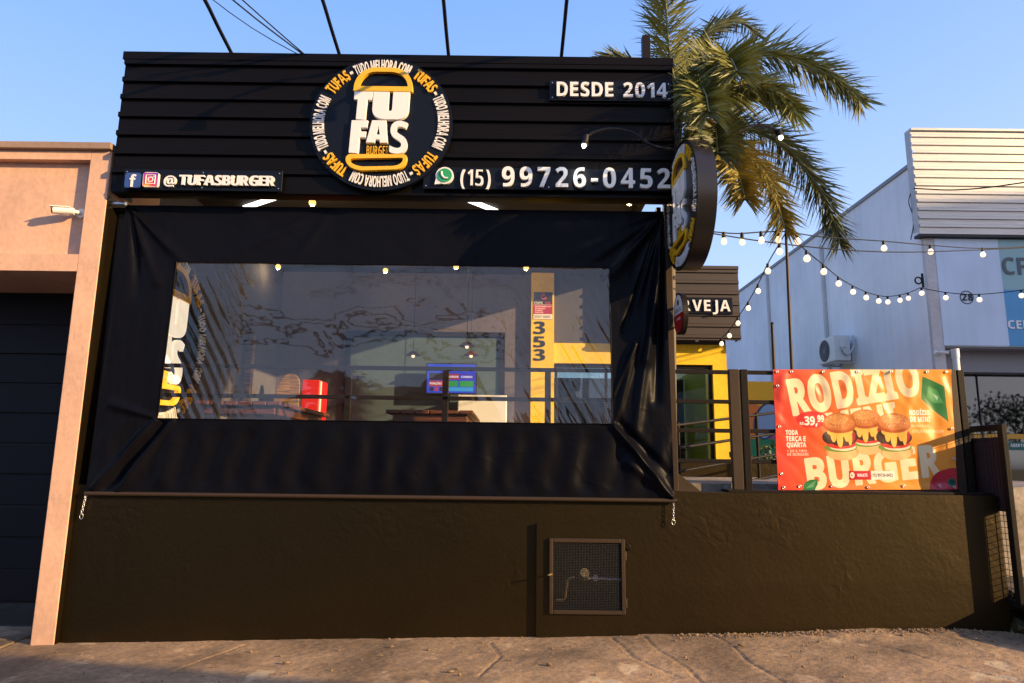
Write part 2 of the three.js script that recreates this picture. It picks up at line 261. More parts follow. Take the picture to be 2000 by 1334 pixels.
// ------------------------------------------------------------ black front wall with meter hatch
{
  const t = thing('front_wall', 'low black painted masonry wall under the curtain and banner', 'wall', [0.2, 0, 0]);
  const hx0 = 0.385, hx1 = 1.065, hy0 = 0.23, hy1 = 0.875, yT = 1.325, xe = 4.66;
  part('masonry', [box(-4.137, hx0, -0.4, yT, -0.3, 0), box(hx1, xe, -0.4, yT, -0.3, 0), box(hx0, hx1, -0.4, hy0, -0.3, 0), box(hx0, hx1, hy1, yT, -0.3, 0), box(hx0, hx1, hy0, hy1, -0.3, -0.26)], mat.blackWall, t);
  part('surround', [box(0.254, hx0, -0.2, 1.017, 0, 0.045), box(hx1, 1.19, -0.2, 1.017, 0, 0.045), box(hx0, hx1, hy1, 1.017, 0, 0.045), box(hx0, hx1, -0.2, hy0, 0, 0.045)], mat.blackWall, t);
  part('side_return', box(-4.149, -4.138, -0.2, 4.22, -0.30, 0.052), mat.blackWall, t, 'black painted side face of the opening');
  part('broken_end', [(() => { const g = new THREE.IcosahedronGeometry(0.2, 3), p = g.attributes.position; for (let i = 0; i < p.count; i++) { const k = 0.75 + 0.6 * fbm(p.getX(i) * 9 + 3, p.getY(i) * 9 + p.getZ(i) * 5, 512, 3); p.setXYZ(i, p.getX(i) * k, p.getY(i) * k * 0.9, p.getZ(i) * k); } g.computeVertexNormals(); return muv(g.translate(4.83, 0.09, -0.08)); })()], mat.blackWall, t);
  part('metal_strip', rbox(2.1, 4.64, yT, yT + 0.025, -0.27, -0.03, 0.004), mat.steelBlack, t);
  const d = part('mesh_door', [rbox(0.372, 0.408, 0.215, 0.888, 0.046, 0.075), rbox(1.042, 1.078, 0.215, 0.888, 0.046, 0.075), rbox(0.409, 1.041, 0.852, 0.888, 0.046, 0.075), rbox(0.409, 1.041, 0.215, 0.251, 0.046, 0.075)], mat.steelBrown, t, 'brown steel framed mesh door of the meter box');
  const w = []; for (let i = 1; i < 44; i++) { const x = 0.408 + 0.634 * i / 44; w.push(cyl(V(x, 0.25, 0.058), V(x, 0.853, 0.058), 0.0022, 0.0022, 4)); }
  for (let i = 1; i < 42; i++) { const y = 0.25 + 0.603 * i / 42; w.push(cyl(V(0.407, y, 0.061), V(1.043, y, 0.061), 0.0022, 0.0022, 4)); }
  const wm = part('wire_mesh', w, mat.dark, d); wm.userData.kind = 'stuff';
  part('latch', cyl(V(0.40, 0.565, 0.06), V(0.36, 0.575, 0.17), 0.008, 0.008, 8), mat.brass, d);
  for (const y of [0.74, 0.32]) part('hinge', cyl(V(1.082, y - 0.04, 0.065), V(1.082, y + 0.04, 0.065), 0.011), mat.steelBrown, d);
  part('padlock', [tube([V(1.09, .85, .06), V(1.12, .83, .07), V(1.13, .79, .06), V(1.10, .77, .06)], 0.007, 12, 6)], mat.steelBlack, d);
  const m = thing('water_meter', 'brass water meter and pipes behind the mesh door', 'meter', [0.62, 0.3, -0.14]);
  part('pipe', tube([V(0.45, 0.30, -0.13), V(0.52, 0.31, -0.12), V(0.54, 0.40, -0.10), V(0.56, 0.50, -0.08), V(0.62, 0.52, -0.08)], 0.016, 24), mat.brass, m);
  part('meter_body', [ball(V(0.70, 0.53, -0.08), 0.06, 0.8), cyl(V(0.70, 0.53, -0.08), V(0.71, 0.57, -0.01), 0.05, 0.045, 16)], mat.brass, m);
  part('outlet_pipe', cyl(V(0.75, 0.51, -0.08), V(1.06, 0.50, -0.10), 0.014), mat.whiteTrim, m);
  part('valve', cyl(V(0.82, 0.49, -0.08), V(0.82, 0.54, -0.08), 0.022), mat.plastic, m);
}

// ------------------------------------------------------------ restaurant building: fascia, roof, ceiling, walls
const FZ = 0.10;
{
  const t = thing('restaurant_building', 'black corrugated metal fronted burger restaurant with covered terrace', 'building', [-1.2, 1.4, -2.5]);
  const tl = Zp(247, 107, FZ), br = Zp(1318, 384, FZ), L = -4.09, R = 1.645, T = 5.76, B = 4.265;
  const ribs = [5.665, 5.47, 5.275, 5.075, 4.872, 4.665, 4.462];
  part('fascia_sheet', sheet(L, R, T, B, ribs, FZ, 0.035, 0.055), mat.sheetBlack, t);
  part('top_flashing', [rbox(L - 0.02, R + 0.01, T - 0.07, T + 0.02, -0.28, FZ + 0.04, 0.006)], mat.sheetBlack, t);
  for (const x of [L, R]) part('end_cap', box(x - 0.004, x + 0.004, B, T - 0.07, -0.28, FZ), mat.sheetBlack, t);
  part('bottom_trim', rbox(L, R, B - 0.03, B + 0.001, -0.06, FZ + 0.01, 0.005), mat.sheetBlack, t);
  part('back_sheet', box(L, R, B + 0.3, T - 0.07, -0.28, -0.27), mat.sheetBlack, t);
  part('roof', [box(-4.16, 1.66, 4.96, 5.02, -5.3, -0.29)], mat.sheetBlack, t);
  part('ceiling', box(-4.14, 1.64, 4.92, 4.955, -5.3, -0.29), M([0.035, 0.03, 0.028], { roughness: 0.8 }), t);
  part('edge_beam', rbox(1.58, 1.66, 4.80, 4.955, -5.3, -0.29), mat.steelBlack, t);
  part('left_wall', box(-4.35, -4.152, 1.40, 4.96, -5.4, -0.31), M([0.10, 0.09, 0.095], { map: patchy, roughness: 0.8 }), t);
  part('back_wall', box(-4.15, 0.33, 1.40, 4.96, -5.5, -5.32), M([0.12, 0.10, 0.12], { map: patchy, roughness: 0.8 }), t);
  part('doorway', [box(-2.95, -2.87, 1.4, 3.75, -5.31, -5.26), box(-0.2, -0.12, 1.4, 3.75, -5.31, -5.26), box(-2.95, -0.12, 3.76, 3.84, -5.31, -5.26)], mat.steelBlack, t);
  part('wall_panel', box(-2.86, -0.21, 1.41, 3.75, -5.318, -5.30), M([0.07, 0.11, 0.13], { map: patchy, roughness: 0.6 }), t, 'blue grey wall panel inside the doorway frame');
  part('corner_post', rbox(1.565, 1.635, 1.325, 4.24, -0.16, -0.085, 0.006), mat.steelBrown, t);
  part('guide_rail_and_gap_shade', rbox(-4.137, -3.96, 1.33, 4.16, -0.21, -0.15, 0.004), mat.dark, t);  // added dark strip, paints the shaded gap left of the curtain black
  part('guide_rail_and_gap_shade', [rbox(1.50, 1.545, 1.33, 4.24, -0.21, -0.14, 0.004)], mat.steelBlack, t);
  part('foot_gusset', (() => { const s = new THREE.Shape([new THREE.Vector2(1.64, 1.326), new THREE.Vector2(1.86, 1.326), new THREE.Vector2(1.64, 1.50)]); const g = new THREE.ExtrudeGeometry(s, { depth: 0.01, bevelEnabled: false }); return muv(g.translate(0, 0, -0.13)); })(), mat.steelBrown, t);
  part('roof_post', rbox(1.43, 1.52, 4.95, 6.36, -0.42, -0.33, 0.006), mat.steelBlack, t);
  part('curtain_roller', cyl(V(-4.13, 4.13, -0.122), V(1.49, 4.13, -0.122), 0.025, 0.025, 12), mat.steelBlack, t);
  part('roller_bracket', [cyl(V(-4.138, 4.16, -0.03), V(-4.0, 4.16, -0.03), 0.028, 0.022, 12)], mat.chrome, t);
}
// ------------------------------------------------------------ logo builder (local xy, facing +z)
function logo(t, R, z, thick, mw = mat.letterWhite, my = mat.letterYellow) {
  const C = (cx, cy) => [(cx - 771) / 578 * R, -(cy - 664) / 544 * R];
  const mk = (f, hole) => { const s = new THREE.Shape(); f(s); if (hole) { const h = new THREE.Path(); hole(h); s.holes.push(h); } return s; };
  const pen = (o) => ({ m: (x, y) => o.moveTo(...C(x, y)), l: (...a) => { for (let i = 0; i < a.length; i += 2) o.lineTo(...C(a[i], a[i + 1])); }, b: (a, b, c, d, e, f) => o.bezierCurveTo(...C(a, b), ...C(c, d), ...C(e, f)), q: (a, b, c, d) => o.quadraticCurveTo(...C(a, b), ...C(c, d)) });
  const ex = (s, d = thick) => { const g = new THREE.ExtrudeGeometry(s, { depth: d, bevelEnabled: true, bevelSize: 0.003, bevelThickness: 0.003, bevelSegments: 1, curveSegments: 10 }); return g.translate(0, 0, z); };
  part('top_bun', ex(mk(o => { const k = pen(o); k.m(540, 415); k.l(543, 370); k.b(560, 270, 640, 222, 720, 222); k.l(850, 222); k.b(950, 225, 1015, 290, 1020, 400); k.l(1018, 418); }, o => { const k = pen(o); k.m(582, 378); k.b(600, 300, 650, 256, 720, 256); k.l(840, 256); k.b(920, 260, 975, 310, 980, 378); })), mat.letterYellow, t);
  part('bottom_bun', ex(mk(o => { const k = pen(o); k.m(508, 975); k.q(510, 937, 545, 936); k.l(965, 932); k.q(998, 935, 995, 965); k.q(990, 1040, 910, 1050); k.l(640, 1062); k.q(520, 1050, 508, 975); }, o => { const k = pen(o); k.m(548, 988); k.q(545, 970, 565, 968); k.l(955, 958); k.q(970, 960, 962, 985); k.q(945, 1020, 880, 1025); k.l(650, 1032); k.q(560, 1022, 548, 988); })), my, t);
  const L = [
    mk(o => { const k = pen(o); k.m(550, 425); k.l(697, 425, 691, 490, 655, 490, 645, 655, 573, 650, 580, 488, 550, 488); }),
    mk(o => { const k = pen(o); k.m(705, 425); k.l(830, 425, 828, 560); k.q(830, 582, 845, 582); k.q(862, 582, 862, 560); k.l(866, 425, 997, 425, 992, 570); k.q(985, 640, 900, 648); k.l(800, 648); k.q(705, 640, 702, 570); }),
    mk(o => { const k = pen(o); k.m(540, 662); k.l(668, 662, 664, 717, 612, 717, 610, 752, 658, 752, 655, 797, 607, 797, 602, 926, 530, 921); }),
    mk(o => { const k = pen(o); k.m(705, 660); k.l(815, 660, 835, 838, 775, 838, 772, 812, 735, 812, 730, 838, 665, 838); }, o => { const k = pen(o); k.m(740, 775); k.l(772, 775, 758, 700); }),
  ];
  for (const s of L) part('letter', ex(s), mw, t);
  const q = glyph('S', 'sans_bold', 1), a = C(852, 925), b = C(994, 660), g = q.g.clone();
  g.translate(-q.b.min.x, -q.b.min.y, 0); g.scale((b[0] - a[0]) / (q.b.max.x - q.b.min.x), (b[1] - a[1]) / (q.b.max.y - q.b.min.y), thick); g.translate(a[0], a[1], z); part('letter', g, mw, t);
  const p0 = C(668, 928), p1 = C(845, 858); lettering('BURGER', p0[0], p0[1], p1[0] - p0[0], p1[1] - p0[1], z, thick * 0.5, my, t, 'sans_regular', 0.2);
  // ring lettering, four repeats, baseline towards the centre
  const rb = R * 0.80, hh = R * 0.155;
  const place = (str, mid, span, m, fat) => {
    let tot = 0; const ls = []; for (const ch of str) { if (ch === ' ') { tot += 0.35; continue; } const q = glyph(ch, 'sans_bold', 1), w = q.b.max.x - q.b.min.x; ls.push([q, tot + w / 2, w]); tot += w + 0.12; } tot -= 0.12;
    for (const [q, c, w] of ls) {
      const sx = span * (rb + hh / 2) / tot, g = q.g.clone(); g.translate(-(q.b.min.x + q.b.max.x) / 2, 0, 0); g.scale(sx, hh / glyph('H', 'sans_bold', 1).b.max.y, fat); if (str === '-') g.scale(1, 1.3, 1);
      g.translate(0, rb, z); g.rotateZ(-(mid + span * (c / tot - 0.5))); part('letter', g, m, t);
    }
  };
  const D = Math.PI / 180;
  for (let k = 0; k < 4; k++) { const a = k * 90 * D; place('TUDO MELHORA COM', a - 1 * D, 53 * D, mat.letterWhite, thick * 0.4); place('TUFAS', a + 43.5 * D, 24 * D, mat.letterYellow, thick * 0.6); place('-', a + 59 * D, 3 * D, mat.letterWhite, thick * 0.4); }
}
{
  const c = Zp(744, 239, 0.2), R = 0.728;
  const t = thing('round_logo_sign', 'large round navy burger logo sign on the black fascia', 'sign', [c.x, c.y, 0.135], undefined, true);
  const g = new THREE.CylinderGeometry(R, R, 0.05, 96); g.rotateX(Math.PI / 2); g.translate(0, 0, 0.026); part('disc', g, mat.signNavy, t);
  logo(t, R, 0.052, 0.04);
}
{ // projecting drum sign at the corner
  const t = thing('projecting_round_sign', 'round black drum sign projecting edge-on from the corner', 'sign', [1.60, 4.02, 0.46], undefined, true);
  t.rotation.y = -Math.PI / 2; const R = 0.615;
  const g = new THREE.CylinderGeometry(R, R, 0.17, 72); g.rotateX(Math.PI / 2); g.translate(0, 0, -0.085); part('drum', g, P([0.02, 0.017, 0.016], { roughness: 0.3 }), t);
  const rim = new THREE.TorusGeometry(R - 0.006, 0.008, 6, 72); rim.translate(0, 0, 0.002); part('rim', rim, mat.steelBlack, t);
  logo(t, R * 0.98, 0.001, 0.02);
  part('bracket', [box(-0.60, -0.36, 0.06, 0.10, -0.11, -0.07), box(-0.60, -0.36, -0.30, -0.26, -0.11, -0.07)], mat.steelBlack, t);
}
{
  const mk = (label, a, b) => { const z = 0.137, p = Zp(a[0], a[1], z), q = Zp(b[0], b[1], z); const t = thing('lettered_sign', label, 'sign', [(p.x + q.x) / 2, q.y, z]); part('board', rbox(p.x, q.x, q.y, p.y, z, z + 0.025, 0.004), mat.signNavy, t); for (const x of [p.x + 0.03, (p.x + q.x) / 2, q.x - 0.03]) for (const y of [p.y - 0.03, q.y + 0.03]) part('screw', cyl(V(x, y, z + 0.024), V(x, y, z + 0.03), 0.006, 0.005, 8), mat.chrome, t); return [t, z + 0.027]; };
  const word = (t, z, s, a, b, m = mat.letterWhite, f, gap, d = 0.03, bold = 0) => { const p = Zp(a[0], a[1], z), q = Zp(b[0], b[1], z); lettering(s, p.x, p.y, q.x - p.x, q.y - p.y, z, d, m, t, f, gap, 0.72, bold); };
  let [t, z] = mk('dark sign board with white DESDE 2014 lettering', [1073, 159], [1311, 201]);
  word(t, z, 'DESDE 2014', [1087, 190], [1302, 165], undefined, undefined, 0.12);
  [t, z] = mk('dark sign board with social icons and white handle lettering', [246, 332], [551, 376]);
  word(t, z, 'TUFASBURGER', [352, 363], [539, 346], undefined, undefined, 0.05, 0.03, 0.004);
  word(t, z, '@', [321, 364], [347, 345], undefined, undefined, 0, 0.025);
  const icon = (px, py, m) => { const c = Zp(px, py, z), s = new THREE.Shape(), r = 0.078, k = 0.03; s.moveTo(-r + k, -r); s.lineTo(r - k, -r); s.quadraticCurveTo(r, -r, r, -r + k); s.lineTo(r, r - k); s.quadraticCurveTo(r, r, r - k, r); s.lineTo(-r + k, r); s.quadraticCurveTo(-r, r, -r, r - k); s.lineTo(-r, -r + k); s.quadraticCurveTo(-r, -r, -r + k, -r); const g = new THREE.ExtrudeGeometry(s, { depth: 0.03, bevelEnabled: false }); g.translate(c.x, c.y, z); const side = part('icon_tile', g, m, t); return [c, r, side]; };
  let [c, r, sd] = icon(262, 354, M([0.03, 0.07, 0.25], { roughness: 0.4 }));
  lettering('f', c.x - 0.028, c.y - r + 0.004, 0.062, 0.125, z + 0.031, 0.006, mat.letterWhite, t, 'sans_bold');
  const cv = document.createElement('canvas'); cv.width = cv.height = 64; const cx = cv.getContext('2d'); const gd = cx.createRadialGradient(14, 66, 4, 20, 50, 66); gd.addColorStop(0, '#ffd060'); gd.addColorStop(0.35, '#f04a4a'); gd.addColorStop(0.65, '#c0308a'); gd.addColorStop(1, '#5038b0'); cx.fillStyle = gd; cx.fillRect(0, 0, 64, 64);
  const it = new THREE.CanvasTexture(cv); it.colorSpace = THREE.SRGBColorSpace;
  [c, r, sd] = icon(297, 353, mat.letterWhite);
  const pl = new THREE.PlaneGeometry(2 * r - 0.012, 2 * r - 0.012); pl.translate(c.x, c.y, z + 0.0315); part('icon_face', pl, M([1, 1, 1], { map: it, roughness: 0.4 }), t);
  const tor = (x, y, R, w) => { const g = new THREE.TorusGeometry(R, w, 8, 28); g.scale(1, 1, 0.3); return g.translate(x, y, z + 0.034); };
  part('icon_ring', [tor(c.x, c.y, 0.024, 0.006)], mat.letterWhite, t); part('icon_dot', tor(c.x + 0.031, c.y + 0.031, 0.004, 0.004), mat.letterWhite, t);
  const fr = []; for (const [a, b] of [[[-1, -1], [1, -1]], [[1, -1], [1, 1]], [[1, 1], [-1, 1]], [[-1, 1], [-1, -1]]]) fr.push(cyl(V(c.x + a[0] * 0.046, c.y + a[1] * 0.046, z + 0.034), V(c.x + b[0] * 0.046, c.y + b[1] * 0.046, z + 0.034), 0.005, 0.005, 6)); part('icon_frame', fr, mat.letterWhite, t);
  [t, z] = mk('long dark sign board with white telephone number and green icon', [828, 328], [1316, 376]);
  word(t, z, '(15)', [900, 364], [958, 334], undefined, 'sans_regular', 0.2, 0.03, 0.004); word(t, z, '99726-0452', [980, 366], [1307, 332], undefined, undefined, 0.2, 0.035);
  c = Zp(869, 345, z); const disc = (rr, d, m, n, dz) => { const g = new THREE.CylinderGeometry(rr, rr, d, 40); g.rotateX(Math.PI / 2); g.translate(c.x, c.y, z + d / 2 + dz); part(n, g, m, t); };
  disc(0.09, 0.03, mat.letterWhite, 'icon_rim', 0); part('icon_tail', (() => { const g = new THREE.ExtrudeGeometry(new THREE.Shape([new THREE.Vector2(-0.10, -0.095), new THREE.Vector2(-0.03, -0.085), new THREE.Vector2(-0.085, -0.02)]), { depth: 0.029, bevelEnabled: false }); return g.translate(c.x, c.y, z); })(), mat.letterWhite, t);
  disc(0.073, 0.006, M([0.02, 0.30, 0.10], { roughness: 0.4 }), 'icon_face', 0.031);
  part('handset', tube([V(-0.032, 0.036, 0), V(-0.03, 0.005, 0), V(-0.005, -0.028, 0), V(0.036, -0.034, 0)].map(p => p.add(V(c.x, c.y, z + 0.04))), 0.011, 16), mat.letterWhite, t);
}
// ------------------------------------------------------------ gooseneck lamps
for (const [bx, by, ex] of [[460, 105, 400], [668, 103, 630], [878, 103, 866], [1095, 108, 1107]]) {
  const p = Zp(bx, by, 0.0); p.y = 5.78; const t = thing('gooseneck_lamp_arm', 'black curved lamp arm rising from the fascia top', 'lamp', [p.x, p.y, p.z], 'curved lamp arms along the fascia top');
  part('base_plate', rbox(p.x - 0.09, p.x + 0.09, 5.78, 5.80, -0.06, 0.06, 0.004), mat.steelBlack, t);
  const e = Zp(ex, 0, 0.75); part('arm', tube([p, p.clone().lerp(e, 0.5).add(V((bx - 1000) * 0.00004, 0.035, 0)), e, V(e.x, e.y + 0.02, 1.15), V(e.x, e.y - 0.12, 1.4)], 0.019, 30, 10), mat.rubber, t);
  part('lamp_head', cyl(V(e.x, e.y - 0.10, 1.38), V(e.x, e.y - 0.24, 1.42), 0.03, 0.075, 16), mat.rubber, t);
}
for (const [s, pts, head] of [[-1, [[1318, 293], [1275, 285], [1235, 260], [1195, 252], [1160, 258], [1145, 268]], [1141, 283]], [1, [[1372, 292], [1400, 280], [1440, 258], [1475, 245], [1505, 250], [1520, 258]], [1523, 267]]]) {
  const w = pts.map(p => Zp(p[0], p[1], 0.44)), h = Zp(head[0], head[1], 0.44);
  const t = thing('gooseneck_spotlight', s < 0 ? 'lit curved spotlight reaching over the black fascia' : 'lit curved spotlight reaching into the palm fronds', 'spotlight', [w[0].x, w[0].y, w[0].z]);
  part('arm', tube(w, 0.017, 40, 8), mat.rubber, t);
  part('shade', cyl(w[w.length - 1].clone().add(V(0, 0.02, 0)), h, 0.03, 0.04, 14), mat.rubber, t);
  part('bulb', ball(h.clone().add(V(s * 0.004, -0.012, 0.012)), 0.022, 1.3), M([0.9, 0.9, 0.9], { emissive: lin(1, 0.98, 0.9), emissiveIntensity: 2.5 }), t);
  const l = new THREE.PointLight(lin(1, 0.95, 0.85), 0.15, 0, 2); l.position.copy(h).add(V(0, -0.07, 0.03)).sub(base.get(t)); l.castShadow = true; t.add(l);
}
// ------------------------------------------------------------ vinyl curtain with clear window
{
  const t = thing('vinyl_curtain', 'black vinyl roll-down curtain with clear window panel', 'curtain', [-1.2, 1.25, 0.1]);
  const L = -4.03, R = 1.56, T = 4.17, B = 1.245, wl = -3.43, wr = 0.985, wt = 3.555, wb = 1.96;
  const ridges = [ // x0,y0,x1,y1,w0,w1,amp
    [1.52, 4.10, 1.02, 3.50, .02, .07, .05], [1.53, 4.08, 1.22, 3.2, .02, .06, .055], [1.535, 4.05, 1.33, 2.6, .015, .06, .075], [1.54, 3.9, 1.20, 1.9, .02, .05, .05], [1.50, 4.1, .62, 3.52, .02, .08, .022], [1.50, 4.12, .25, 3.5, .02, .09, .015], [1.52, 4.1, 1.12, 2.9, .015, .03, -.05], [1.54, 4.0, 1.42, 2.2, .02, .05, -.06],
    [1.30, 3.0, 1.02, 2.0, .05, .03, .035], [1.22, 2.75, 1.0, 2.25, .03, .02, .03], [1.0, 1.94, 1.545, 1.27, .03, .03, .065], [1.05, 1.98, 1.5, 1.5, .04, .04, -.04], [1.12, 1.6, 1.53, 1.28, .05, .02, .03],
    [-3.97, 4.12, -3.62, 3.35, .015, .06, .03], [-3.96, 4.12, -3.30, 3.50, .015, .07, .03], [-3.97, 4.12, -3.78, 3.2, .015, .05, -.03], [-3.45, 1.94, -3.95, 1.30, .03, .04, .04], [-3.28, 1.94, -3.72, 1.28, .03, .05, .04], [-3.38, 1.92, -3.85, 1.3, .03, .04, -.04], [-3.9, 2.1, -3.45, 1.97, .05, .02, .03],
    [-1.9, 4.1, -2.25, 3.55, .05, .05, .012], [-2.0, 4.1, -3.1, 3.55, .06, .07, .012], [0.0, 4.1, -.5, 3.55, .06, .06, .010],
  ];
  const wrinkle = (x, y) => {
    let d = 0;
    for (const [ax, ay, bx, by, w0, w1, a] of ridges) { const dx = bx - ax, dy = by - ay; let s = ((x - ax) * dx + (y - ay) * dy) / (dx * dx + dy * dy); if (s < -0.1 || s > 1.15) continue; const k = Math.max(0, Math.min(1, s)), q = Math.hypot(x - ax - dx * k, y - ay - dy * k), w = w0 + (w1 - w0) * k; d += a * Math.exp(-q * q / (w * w)) * (0.25 + 0.75 * Math.sin(Math.PI * Math.min(1, 0.15 + k * 0.75))); }
    const low = ss(1.95, 1.75, y) * ss(1.25, 1.40, y); d += low * 0.034 * (fbm(x * 3.2 + 0.5 * y, y * 0.7, 512, 3) - 0.5) + low * 0.012 * Math.sin(x * 21 + 5 * fbm(x * 2, y * 2, 512, 2) - y * 4);
    const up = ss(3.53, 3.62, y) * ss(4.15, 4.05, y); d += up * 0.02 * (fbm(x * 2.5 + 1.2 * y, y * 2, 512, 3) - 0.5);
    const sd = Math.max(ss(wl, wl - 0.1, x), ss(wr, wr + 0.1, x)); d += sd * 0.025 * (fbm(x * 6, y * 1.2, 512, 3) - 0.5) * ss(1.25, 1.4, y);
    const cr = Math.abs(fbm(x * 2.3 + y * 1.1 + 7, y * 2.0 - x * 0.6, 512, 3) - 0.5); return d + 0.004 * (fbm(x * 9, y * 9, 512, 2) - 0.5) + 0.002 * Math.exp(-cr / 0.02);
  };
  const zAt = (y) => -0.085 + 0.13 * (T - y) / (T - B);
  const face = (x0, x1, y0, y1, nx, ny) => grid(nx, ny, (u, v) => { const x = x0 + (x1 - x0) * u, y = y0 + (y1 - y0) * v; const ed = Math.min(1, Math.min(Math.abs(x - L), Math.abs(x - R)) / 0.03 + 0.2); return V(x, y, zAt(y) + wrinkle(x, y) * ed); });
  part('fabric', [face(L, R, wt, T, 420, 60), face(L, R, B, wb, 420, 90), face(L, wl, wb, wt, 60, 130), face(wr, R, wb, wt, 80, 260)], mat.vinyl, t);
  const clr = (x, y) => { const e = Math.max(ss(-2.6, -3.4, x), ss(-0.3, 0.97, x)); return 0.014 * (fbm(x * 1.6 + 3, y * 2.4, 512, 2) - 0.5) + (0.0015 + 0.011 * e) * (fbm(x * 9 + y * 6, y * 3 - x, 512, 2) - 0.5) + 0.0026 * e * Math.sin((x * 1.0 + y * 0.55) * 62 + 4 * fbm(x * 2, y * 2, 512, 2)) + 0.0004 * (fbm(x * 9, y * 30, 512, 2) - 0.5); };
  part('clear_window', grid(330, 130, (u, v) => { const x = wl - 0.01 + (wr - wl + 0.02) * u, y = wb - 0.01 + (wt - wb + 0.02) * v; return V(x, y, zAt(y) - 0.004 + clr(x, y)); }), mat.clear, t, 'clear wrinkled plastic window panel');
  const seam = (x0, y0, x1, y1) => { const n = 30, p = []; for (let i = 0; i <= n; i++) { const x = x0 + (x1 - x0) * i / n, y = y0 + (y1 - y0) * i / n; p.push(V(x, y, zAt(y) + wrinkle(x, y) * 1 + 0.003)); } return tube(p, 0.006, 90, 6); };
  part('window_hem', [seam(wl, wt, wr, wt), seam(wr, wt, wr, wb), seam(wr, wb, wl, wb), seam(wl, wb, wl, wt)], mat.vinyl, t);
  part('bottom_bar', cyl(V(L, B, 0.046), V(R + 0.02, B, 0.046), 0.02, 0.02, 12), mat.steelBrown, t);
  for (const [px, py, n] of [[168, 966, 8], [1316, 982, 7]]) {
    const p = Zp(px, py, 0.045), c = thing('hanging_chain', px < 500 ? 'short steel chain hanging at the curtain end beside pink pilaster' : 'short steel chain hanging at the curtain end near the railing post', 'chain', [p.x, p.y, p.z], 'curtain tie chains');
    for (let k = 0; k < n; k++) { const g = new THREE.TorusGeometry(0.011, 0.0028, 6, 14); g.scale(0.75, 1.25, 1); g.rotateY(k % 2 ? 1.4 : 0.2); g.translate(p.x - 0.003 * k * (px < 500 ? 1 : 0.4), p.y - 0.012 - k * 0.0225, p.z); part('link', g, mat.chrome, c); }
    const g = new THREE.TorusGeometry(0.02, 0.003, 6, 18); g.scale(0.8, 1.3, 1); g.translate(p.x - 0.02 * (px < 500 ? 1 : 0.4), p.y - 0.02 - n * 0.0225, p.z); part('hook', g, mat.chrome, c);
  }
}
// ------------------------------------------------------------ railing on the wall, banner, gate, poles
{
  const t = thing('steel_railing', 'dark steel railing of posts and horizontal rails on the black wall', 'railing', [0.3, 1.33, -0.2]);
  for (const y of [2.51, 2.21, 1.92, 1.62]) part('rail', rbox(-4.1, 4.419, y - 0.02, y + 0.02, -0.215, -0.18, 0.004), mat.steelBlack, t);
  for (const x of [-2.96, -1.645, -0.665, 0.368]) part('post', rbox(x - 0.03, x + 0.03, 1.326, 2.49, -0.235, -0.18, 0.004), mat.steelBlack, t);
  part('post', rbox(2.20, 2.30, 1.326, 2.54, -0.24, -0.175, 0.005), mat.steelBrown, t); part('post', rbox(2.315, 2.385, 1.326, 2.54, -0.24, -0.175, 0.005), mat.steelBlack, t);
  part('post', rbox(4.42, 4.50, 1.326, 2.56, -0.26, -0.18, 0.005), mat.steelBrown, t); part('post', rbox(4.515, 4.58, 1.326, 2.56, -0.26, -0.18, 0.005), mat.steelBlack, t);
  const r = thing('ramp_handrail', 'black sloping ramp handrail behind the front railing', 'railing', [3, 1.4, -2]);
  for (let k = 0; k < 4; k++) part('rail', cyl(V(1.85, 2.02 - 0.27 * k, -1.4), V(4.5, 2.42 - 0.27 * k, -3.0), 0.018), mat.steelBlack, r);
  for (const s of [0.05, 0.5, 0.95]) { const a = V(1.85 + 2.65 * s, 1.3, -1.4 - 1.6 * s); part('post', cyl(a, V(a.x, 2.05 + 0.4 * s, a.z), 0.02), mat.steelBlack, r); }
}
